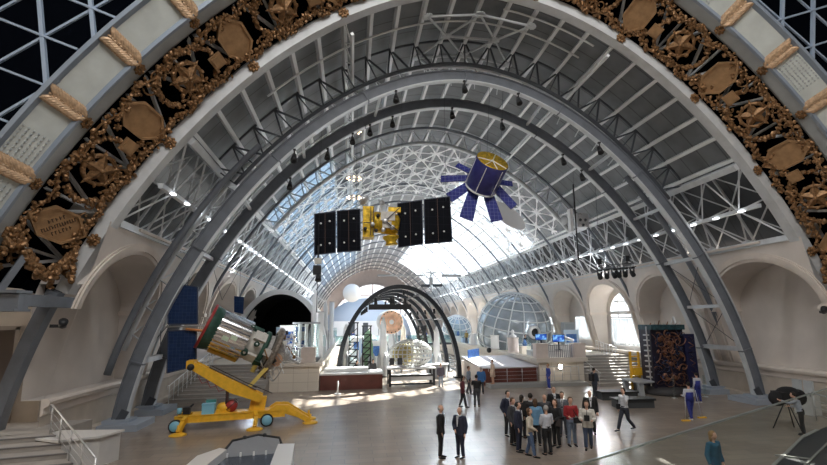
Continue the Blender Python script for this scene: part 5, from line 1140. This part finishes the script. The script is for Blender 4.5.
rocket(-4.75, 46.8, 0, 4.0, .5, GREEN, 'green finned model rocket close left of the round rocket stage')
rocket(-6.9, 47.0, 0, 4.6, .3, WHITE, 'slim white model rocket by the left foot of the second hoop')
rocket(1.4, 43.0, 0, 4.3, .3, WHITE, 'slim white model rocket right of the lattice dish')
rocket(-9.9, 46.5, ZP, 6.2, .34, WHITE, 'tallest white model rocket on the left gallery beside the dark portal')
rocket(-9.2, 52., ZP, 5.4, .3, CM[1], 'pale grey model rocket on the left gallery behind the tallest white one')
SP = ['nearest the hall floor', 'second along', 'third along', 'fourth along', 'fifth along', 'sixth along', 'seventh along', 'eighth along', 'ninth along', 'tenth along']
for k in range(8): case(-9.3+random.uniform(-.1, .5), (41+k*4.1 if k < 2 else 56+k*3.0), ZP, .9, .9, random.uniform(1.3, 2.1), CM[k % 4], '%s glass topped case on the edge of the left gallery, %s' % (COLW[k % 4], SP[k]))
for k in range(8): case(8.9+random.uniform(-.2, .6), 53.5+k*4.6 if k > 1 else (39.2 + k*3.8-1.2), ZP, .9, .9, random.uniform(1.3, 1.9), CM[(k+1) % 4], '%s glass topped case on the edge of the right gallery, %s' % (COLW[(k+1) % 4], SP[k]), BLUEP if k % 2 else None)
for k in range(7): panel(-12.2+random.uniform(-.6, .6), 42+k*5.5 if k not in (1,) else 46.3, ZP, 1.3, random.uniform(1.9, 2.7), [WHITE, CM[3], BLUEP, WHITE, CM[2], BLUEP, WHITE][k], '%s information panel on the left gallery, %s' % (['white', 'pale blue', 'blue', 'white', 'cream', 'blue', 'white'][k], SP[k]))
for k in range(6): panel(14.6+random.uniform(-.6, .6), 42.5+k*6.5, ZP, 1.5, random.uniform(1.6, 2.6), [CM[3], WHITE, BLUEP, WHITE, CM[2], WHITE][k], '%s information panel by the right wall, %s' % (['pale blue', 'white', 'blue', 'white', 'cream', 'white'][k], SP[k]))
for k in range(9):
    x = -6.5+(k*2.9 % 9.6); y = 48.4+k*1.85; kind = k % 3
    if kind == 0: case(x, y, 0, 1.6, 1.2, 2.2, CM[k % 4], '%s case on the aisle floor under the hoops, %s' % (COLW[k % 4], SP[k]))
    elif kind == 1: panel(x, y, 0, 2.0, 2.6, [WHITE, CM[3], WHITE][k//3], '%s panel on the aisle floor under the hoops, %s' % (['white', 'pale blue', 'white'][k//3], SP[k]))
    else: rocket(x, y, 0, 4.4, .35, CM[k % 4], '%s model rocket on the aisle floor under the hoops, %s' % (COLW[k % 4], SP[k]))
t = thing('curved_counter', 'long white counter on the aisle floor right of the lattice dish', 'counter', (1.0, 40.8, 0)); b = MB(); b.prism([(-1.0, -.6, 0), (.6, -.9, 0), (1.0, .2, 0), (-.8, .8, 0)], (0, 0, 1.0)); b.build('body', GREY, t); b = MB(); b.prism([(-1.2, -.7, 1.0), (.8, -1.0, 1.0), (1.1, .3, 1.0), (-.9, .9, 1.0)], (0, 0, .08)); b.build('top', WHITE, t)
# banners: tall white cloth towers left
for k, (x, y, h) in enumerate(((-8.9, 39.3, 3.6), (-8.9, 60.6, 5.5))):
    t = thing('banner_column', 'tall white fabric column on the left gallery edge, %s' % ('nearer and shorter' if k == 0 else 'further and taller'), 'banner', (x, y, ZP+.22 if k == 0 else ZP)); b = MB(); b.lathe([(0, 0), (.35, 0), (.3, .1), (.26, h*.5), (.3, h), (0, h)], (0, 0, 0), 16); b.build('cloth', WHITE, t); b = MB(); b.lathe([(0, h), (.33, h), (.33, h+.08), (0, h+.08)], (0, 0, 0), 16); b.build('cap', GREY, t)
# ---------------- people ----------------
def bake(o, voxel, smooth=4):
    r = o.modifiers.new('r', 'REMESH'); r.mode = 'VOXEL'; r.voxel_size = voxel; r.use_smooth_shade = True
    s = o.modifiers.new('s', 'SMOOTH'); s.iterations = smooth; s.factor = .5
    dg = bpy.context.evaluated_depsgraph_get(); me = bpy.data.meshes.new_from_object(o.evaluated_get(dg)); m0 = o.data.materials[0]
    o.modifiers.clear(); o.data = me
    if not me.materials: me.materials.append(m0)
    for p in me.polygons: p.use_smooth = True
    return o
SKIN = mat('skin', (.60, .36, .26), .55)
CLM = {}
def cm(c, n='cloth'):
    k = tuple(c)
    if k not in CLM: CLM[k] = mat('%s_%d' % (n, len(CLM)), c, .8, 0, .12, 12)
    return CLM[k]
NAVYS, BLK, CHAR, JEAN, WHT, CREAM = (.018, .022, .045), (.012, .012, .014), (.05, .052, .06), (.07, .11, .2), (.62, .63, .66), (.55, .50, .42)
HAIRD, HAIRG, HAIRB, HAIRL = (.018, .013, .01), (.35, .33, .32), (.10, .055, .03), (.30, .18, .08)
ARMS = {'down': ((.26, .03, 1.13), (.27, -.06, .88)), 'front': ((.27, -.02, 1.14), (.06, -.22, 1.0)), 'phone': ((.28, -.16, 1.22), (.12, -.10, 1.55)),
        'camera': ((.24, -.2, 1.2), (.07, -.3, 1.42)), 'pocket': ((.30, .06, 1.14), (.22, -.03, .92)), 'hold': ((.26, -.04, 1.13), (.2, -.32, 1.12)),
        'reach': ((.36, -.24, 1.34), (.52, -.5, 1.46)), 'swing': ((.27, -.12, 1.15), (.25, -.3, .98)), 'back': ((.27, .14, 1.15), (.24, .2, .92)), 'crossed': ((.27, -.08, 1.14), (-.05, -.24, 1.16))}
def hand(b, w, d, side, sc=1., curl=.4):
    d = Vector(d).normalized(); x = d.cross(Vector((0, 1, 0)));
    if x.length < .2: x = d.cross(Vector((1, 0, 0)))
    x.normalize(); n = x.cross(d).normalized()
    b.tube([w-d*.01, w+d*.04, w+d*.085], [.024, .034, .036], 8, ey=.55)
    for i, (o, L) in enumerate(((-.026, .062), (-.009, .074), (.009, .07), (.026, .055))):
        p = w+d*.075+x*o; q = p+(d+n*curl*.5).normalized()*L*.55; r = q+(d+n*curl*1.6).normalized()*L*.5; b.tube([p, q, r], [.011, .0105, .008], 6)
    p = w+d*.02-x*.03*side; b.tube([p, p+(d*.6-x*.8*side).normalized()*.035, p+(d*.9-x*.5*side).normalized()*.065], [.014, .012, .009], 6)
def person(loc, face, label, h=1.76, top=NAVYS, bottom=BLK, shoe=BLK, hair=HAIRD, arms=('down', 'down'), legs='stand', shirt=None, jacket=True, head_yaw=0., female=False, skirt=False, longhair=False, bald=False, bag=None, lean=0., head_pitch=0., group=None, vox=.014, vest=None, tie=None, stoop=0.):
    t = thing('person', label, 'person', loc, face, group=group); k = h/1.78
    sh = .18 if female else .21; W_ = 1. if female else 1.12
    V = lambda x, y, z: Vector((x, y, z))*k
    if legs == 'stand': L = {-1: ((-.10, 0, .5), (-.12, .03, .085)), 1: ((.10, -.01, .5), (.12, .02, .085))}
    elif legs == 'walk': L = {-1: ((-.09, -.18, .52), (-.09, -.34, .095)), 1: ((.09, .08, .49), (.09, .40, .16))}
    elif legs == 'step': L = {-1: ((-.09, -.09, .5), (-.09, -.16, .085)), 1: ((.09, .04, .49), (.09, .18, .1))}
    else: L = {-1: ((-.13, -.02, .5), (-.2, .02, .085)), 1: ((.13, .01, .5), (.2, .0, .085))}
    hip = {s: Vector((s*.095, 0, .93)) for s in (-1, 1)}
    bend = lambda p: Vector((p[0], p[1]-stoop*max(0, p[2]-.95)*1.0, p[2]-stoop*.25*max(0, p[2]-.95)))
    Vb = lambda x, y, z: bend((x, y, z))*k
    def leg_tubes(b, e, low=True):
        for s in (-1, 1):
            kn, an = Vector(L[s][0]), Vector(L[s][1]); b.tube([hip[s]*k, hip[s].lerp(kn, .5)*k, kn*k, kn.lerp(an, .35)*k, an*k], [(.088+e)*k, (.082+e)*k, (.058+e)*k, (.058+e)*k, (.042+e*1.3)*k], 10)
    def arm_pts(s):
        pose = arms[0 if s < 0 else 1]; el, wr = ARMS[pose]; return Vb(s*sh, 0, 1.43), Vb(s*el[0], el[1], el[2]), Vb(s*wr[0], wr[1], wr[2])
    # one continuous body
    b = MB(); leg_tubes(b, 0)
    b.tube([Vb(0, 0, .9), Vb(0, 0, 1.05), Vb(0, 0, 1.25), Vb(0, 0, 1.4), Vb(0, 0, 1.46)], [.15*k*W_, .135*k*W_, .155*k*W_, .165*k*W_, .09*k], 14, ey=.68)
    b.tube([Vb(0, 0, 1.42), Vb(0, -.005, 1.56)], [.055*k, .05*k], 10)
    for s in (-1, 1):
        a, e, w = arm_pts(s); b.tube([Vb(s*.1, 0, 1.42), a, a.lerp(e, .5), e, e.lerp(w, .4), w], [.06*k, .055*k, .047*k, .039*k, .038*k, .026*k], 9); hand(b, w, (w-e), s)
        an = Vector(L[s][1]); b.tube([an*k, (an+Vector((0, .02, -.03)))*k], .04*k, 8)
    R = Matrix.Rotation(head_yaw, 3, 'Z') @ Matrix.Rotation(head_pitch, 3, 'X'); hc = Vb(0, -.015, 1.665)
    H = lambda x, y, z: hc+R @ (Vector((x, y, z))*k)
    b.ball(hc, (.084*k, .1*k, .122*k), 14, 10, 0, R); b.ball(H(0, -.03, -.06), (.055*k, .06*k, .055*k), 10, 8, 0, R)
    b.tube([H(0, -.088, .02), H(0, -.112, -.022)], [.008*k, .015*k], 6)
    for s in (-1, 1): b.ball(H(s*.078, .01, -.005), (.012*k, .02*k, .032*k), 8, 6, 0, R)
    b.ball(H(0, -.088, -.056), (.022*k, .012*k, .009*k), 8, 5, 0, R)
    body = bake(b.build('body', SKIN, t), vox)
    for s in (-1, 1): b = MB(); b.ball(H(s*.03, -.084, .012), (.012*k, .008*k, .008*k), 8, 6, 0, R); b.build('eye', cm((.03, .02, .02)), body)
    # clothes
    b = MB(); 
    if skirt:
        b.lathe([(.13*k, 1.02*k), (.17*k, .9*k), (.19*k, .7*k), (.2*k, .52*k), (.16*k, .52*k)], (0, 0, 0), 20); o = b.build('skirt', cm(bottom), t)
    else:
        leg_tubes(b, .016); b.tube([V(0, 0, .86), V(0, 0, 1.0), Vb(0, 0, 1.06)], [.165*k*W_, .16*k*W_, .15*k*W_], 14, ey=.75); o = b.build('trousers', cm(bottom), t)
        bake(o, vox*1.3)
    b = MB(); e = .036 if jacket else .014; low = .80 if jacket else .98
    b.tube([Vb(0, 0, low), Vb(0, 0, 1.05), Vb(0, 0, 1.25), Vb(0, 0, 1.4), Vb(0, 0, 1.47)], [(.165*W_+e)*k, (.14*W_+e)*k, (.158*W_+e)*k, (.168*W_+e)*k, .075*k], 16, ey=.70)
    for s in (-1, 1):
        a, el, w = arm_pts(s); b.tube([Vb(s*.1, 0, 1.41), a+Vector((0, 0, .0)), a.lerp(el, .5), el, el.lerp(w, .5), el.lerp(w, .93)], [(.06+e)*k, (.056+e*.8)*k, (.048+e)*k, (.04+e)*k, (.038+e*.8)*k, (.03+e*.8)*k], 10)
    o = bake(b.build('jacket' if jacket else 'top', cm(top), t), vox*1.2)
    if vest:
        b = MB(); b.tube([Vb(0, 0, .9), Vb(0, 0, 1.1), Vb(0, 0, 1.3), Vb(0, 0, 1.41)], [(.17*W_+e)*k, (.155*W_+e)*k, (.168*W_+e)*k, (.11*W_+e)*k], 16, ey=.72); b.build('vest', cm(vest), t)
    if shirt:
        b = MB(); yf = -(.158*W_+e)*.72; b.prism([Vb(-.055, yf+.03, 1.49), Vb(.055, yf+.03, 1.49), Vb(.012, yf-.012, 1.12), Vb(-.012, yf-.012, 1.12)], Vector((0, -.016, 0))); f = b.build('shirt_front', cm(shirt), t)
        if tie: b = MB(); b.prism([Vb(-.016, yf+.012, 1.46), Vb(.016, yf+.012, 1.46), Vb(.02, yf-.03, 1.16), Vb(-.02, yf-.03, 1.16)], Vector((0, -.008, 0))); b.build('tie', cm(tie), t)
        b = MB(); b.tube([Vb(0, -.0, 1.46), Vb(0, -.005, 1.51)], [.068*k, .06*k], 12); b.build('collar', cm(shirt), t)
    for s in (-1, 1):
        an = Vector(L[s][1])*k; up = an.z-.085*k; b = MB(); b.tube([an+Vector((0, .05, -.035))*k, an+Vector((0, -.02, -.045))*k, an+Vector((0, -.12, -.055))*k, an+Vector((0, -.2, -.06))*k], [.042*k, .045*k, .042*k, .026*k], 10, ey=.8 if False else .75)
        b.v = [(x, y, max(z, up+.002)) for x, y, z in b.v]; b.build('shoe', cm(shoe), t)
    b = MB()
    if bald: b.ball(H(0, .03, -.01), (.088*k, .084*k, .074*k), 12, 8, 0, R)
    else:
        b.ball(H(0, .018, .028), (.094*k, .105*k, .112*k), 14, 10, 0, R)
        if longhair: b.ball(H(0, .055, -.06), (.085*k, .06*k, .14*k), 12, 8, 0, R)
    ho = b.build('hair', cm(hair), t)
    # trim hair away from the face
    bmh = bmesh.new(); bmh.from_mesh(ho.data); Ri = R.inverted()
    for v in bmh.verts:
        l = Ri @ (v.co-hc)/k
        if l.y < -.045 and l.z < .065: v.co = hc+R @ (Vector((l.x*.8, -.02, max(l.z, -.03)))*k)
    bmh.to_mesh(ho.data); bmh.free()
    if bag:
        b = MB(); p = Vb(bag[0], bag[1], bag[2]); b.box(p, Vector(bag[3])*k); b.build('bag' if bag[3][0] < .3 else 'backpack', cm(bag[4]), t)
        b = MB(); b.tube([p+Vector((0, 0, bag[3][2]/2))*k, Vb(0.0 if bag[1] < .12 else .12, 0 if bag[1] < .12 else .05, 1.5)], .012, 5); b.build('strap', cm(bag[4]), t)
    return t
def gp(x, y): 
    d = FW + RT*(x-CPX)/FPX - UP*(y-CPY)/FPX; s = -CAM[2]/d[2]; return Vector((CAM[0]+d[0]*s, CAM[1]+d[1]*s, 0))
D = math.radians
G = 'visitors gathered on the hall floor'
# facing: 0 looks towards the viewpoint
person(gp(441, 458), D(75), 'bald man in black suit standing, facing right in the pair of men', top=BLK, bottom=BLK, arms=('down', 'pocket'), shirt=WHT, bald=True, hair=HAIRG, h=1.80)
person(gp(460.5, 458), D(-50), 'bald man in navy suit with hand held forward, facing left in the pair', top=NAVYS, bottom=NAVYS, arms=('front', 'down'), shirt=WHT, hair=HAIRG, bald=True, h=1.72)
person(gp(509, 436), D(20), 'young man in dark suit and tie at the left edge of the group', top=NAVYS, bottom=BLK, shirt=WHT, tie=(.25, .05, .05), arms=('pocket', 'down'), h=1.82)
person(gp(514, 445), D(40), 'man in dark suit second in at the left of the group', top=CHAR, bottom=BLK, shirt=WHT, arms=('down', 'front'), hair=HAIRB)
person(gp(519.5, 452), D(55), 'man in navy suit looking up at the near left of the group', top=NAVYS, bottom=NAVYS, shirt=WHT, head_pitch=-.25, arms=('down', 'down'))
person(gp(531, 457), D(60), 'woman in cream jacket and jeans at the front left of the group', top=CREAM, bottom=JEAN, hair=HAIRB, female=True, longhair=True, arms=('front', 'down'), head_pitch=-.2, h=1.66, legs='step')
person(gp(523, 438), D(120), 'dark haired woman in black turned away behind the navy suits', top=BLK, bottom=BLK, female=True, longhair=True, h=1.70)
person(gp(532, 441), D(150), 'tall man in dark jacket at the back left of the group', top=BLK, bottom=BLK, h=1.84, shirt=WHT)
person(gp(537, 446), D(170), 'person in denim blue jacket seen from behind in the group', top=(.13, .27, .42), bottom=BLK, female=True, longhair=True, h=1.74, hair=HAIRB)
person(gp(548, 455), D(190), 'grey haired man in pale grey shirt with back turned at the front of the group', top=(.52, .54, .60), bottom=BLK, jacket=False, hair=HAIRG, h=1.70, arms=('front', 'front'))
person(gp(546, 439), D(0), 'balding man in dark jacket with red face behind the pale shirt', top=CHAR, bottom=BLK, bald=True, hair=HAIRG, h=1.74)
person(gp(555.5, 429), D(-10), 'bald man in black jacket and white shirt at the rear of the group', top=BLK, bottom=BLK, shirt=WHT, bald=True, hair=HAIRG, h=1.80)
person(gp(557, 447), D(-60), 'woman in black coat with brown hair in the middle of the group', top=BLK, bottom=BLK, female=True, longhair=True, hair=HAIRB, h=1.74, arms=('hold', 'front'), bag=(.2, -.1, .95, (.2, .1, .26), (.05, .04, .04)))
person(gp(564, 437), D(-30), 'man in grey suit and tie behind the red sweater', top=(.12, .13, .15), bottom=CHAR, shirt=WHT, tie=BLK, h=1.80)
person(gp(572.5, 446), D(-5), 'man in red sweater holding a dark bag', top=(.30, .02, .025), bottom=(.16, .2, .27), jacket=False, hair=HAIRB, arms=('hold', 'hold'), h=1.80, bag=(.12, -.34, 1.0, (.26, .16, .2), BLK))
person(gp(589, 449), D(-30), 'man in cream jacket filming with a camera at the right of the group', top=(.58, .56, .52), bottom=(.05, .07, .12), hair=HAIRB, arms=('hold', 'hold'), h=1.72, legs='step', bag=(0, -.3, 1.2, (.2, .14, .2), BLK))
person(gp(592, 434), D(-20), 'bald man in black jacket behind the filming man', top=BLK, bottom=BLK, shirt=WHT, bald=True, hair=HAIRG, h=1.78)
person(gp(463, 407.5), D(90), 'slim woman in black and red seen sideways left of the dark shirted man', top=(.10, .02, .03), bottom=BLK, female=True, longhair=True, h=1.72, legs='step')
person(gp(477, 407), D(170), 'man in black shirt with raised elbows beyond the pair of men', top=BLK, bottom=CHAR, jacket=False, arms=('camera', 'camera'), hair=HAIRD, h=1.74)
person(gp(469, 394), D(60), 'man in grey blue shirt near the right feet of the black hoops', top=(.24, .28, .34), bottom=CHAR, jacket=False, hair=HAIRB, legs='step', h=1.78)
person(gp(481.5, 394), D(170), 'person in bright blue jacket near the dark red enclosure', top=(.04, .14, .36), bottom=CHAR, hair=HAIRG, h=1.72)
person(Vector((3.75, 33.35, .24)), D(-80), 'woman in beige dress standing on the low podium end', top=(.55, .42, .33), bottom=(.55, .42, .33), female=True, skirt=True, jacket=False, shoe=(.5, .3, .2), h=1.7)
person(gp(441, 387), D(10), 'small distant figure in dark jacket beside the lattice dish table', top=(.10, .09, .12), bottom=(.25, .3, .38), hair=HAIRL, h=1.68, vox=.02)
person(gp(549, 389), D(-90), 'person in bright blue overalls standing before the podium', top=(.035, .06, .30), bottom=(.035, .06, .30), shoe=(.6, .5, .5), hair=HAIRL, jacket=False, h=1.72)
person(gp(595.5, 398), D(100), 'man in dark jacket with backpack standing near the right stairs', top=(.03, .04, .06), bottom=(.04, .045, .06), hair=HAIRD, h=1.80, bag=(0, .2, 1.22, (.34, .16, .42), BLK), arms=('front', 'front'))
person(gp(626, 431), D(-75), 'man in white shirt walking while holding a phone to his ear', top=(.55, .57, .62), bottom=(.03, .035, .05), jacket=False, arms=('down', 'phone'), legs='walk', hair=HAIRD, h=1.80, bag=(-.26, 0, .98, (.12, .26, .22), BLK))
person(gp(691.5, 420), D(175), 'cleaner in blue bib overalls seen from behind, nearer of the two', top=(.5, .52, .58), vest=(.02, .03, .22), bottom=(.02, .03, .20), shoe=(.6, .6, .62), hair=HAIRD, jacket=False, arms=('hold', 'hold'), h=1.74, legs='step')
person(gp(699, 403), D(185), 'cleaner in blue overalls, further of the two beside the engine assembly', top=(.5, .52, .58), vest=(.03, .04, .25), bottom=(.02, .03, .2), shoe=(.6, .6, .62), hair=HAIRD, jacket=False, h=1.68)
for k, (x, y) in enumerate(((686, 421), (702, 418))):
    g = gp(x, y); t = thing('mop', 'yellow headed mop by the nearer cleaner, %s' % ('left one' if k == 0 else 'right one'), 'mop', g); b = MB(); b.tube([(0, 0, .05), (.15*(1 if k == 0 else -1), .1, 1.3)], .015, 6); b.build('handle', METAL, t); b = MB(); b.box((0, 0, .03), (.4, .14, .05)); b.build('head', YEL, t)
w = at(713, 443, 12.2); person(Vector((w.x, 12.2, 0)), D(15), 'fair haired woman in teal jacket cut off by the bottom edge', top=(.02, .10, .17), bottom=JEAN, female=True, longhair=True, hair=HAIRL, h=1.68, head_yaw=.4, vox=.012)
w = at(803, 430, 17.4); ph = Vector((w.x, 17.4, 0)); person(ph, D(222), 'man in pale shirt operating a covered tripod camera at lower right', top=(.36, .39, .46), bottom=BLK, jacket=False, arms=('hold', 'reach'), hair=HAIRD, h=1.74, stoop=.25, vox=.012)
t = thing('tripod_camera', 'large camera under black cloth on a tripod at lower right', 'camera', (at(788, 415, 18.4).x, 18.4, 0))
b = MB(); b.box((0, 0, 1.35), (.9, .6, .5)); b.ball((.1, 0, 1.5), (.55, .35, .3), 14, 8); b.ball((-.4, .05, 1.3), (.3, .35, .32), 12, 8); b.ball((.75, .1, 1.3), (.3, .3, .35), 12, 8); b.build('black_cloth', mat('black_cloth', (.01, .01, .012), .9, 0, .2, 5), t)
for q in range(3): b = MB(); a = q*2.1+.5; b.tube([(0, 0, 1.3), (.6*math.cos(a), .6*math.sin(a), 0)], .025, 6); b.build('leg', BLACK, t)
# tiny figures on the bridge and galleries
for k, (x, y, z, c_, nm) in enumerate(((-6.2, 65.3, ZP, (.05, .1, .35), 'tiny figure in blue at the left of the footbridge'), (3.8, 65.3, ZP, (.06, .1, .3), 'tiny figure in blue at the right of the footbridge'), (9.6, 42.0, ZP, BLK, 'tiny figure in black on the right gallery by the large globe'), (-10.6, 41.5, ZP, (.04, .12, .4), 'tiny figure in blue by the glass cylinder case'), (-5.9, 38.3, 0, BLK, 'tiny figure in black behind the low dark red plinth'), (-4.6, 38.8, 0, CHAR, 'tiny figure in grey behind the low dark red plinth'), (8.9, 62.0, ZP, (.25, .18, .05), 'tiny figure in brown beside the smaller globe'))):
    person((x, y, z), D(random.randint(0, 360)), nm, top=c_, bottom=CHAR, h=1.7, vox=.03)
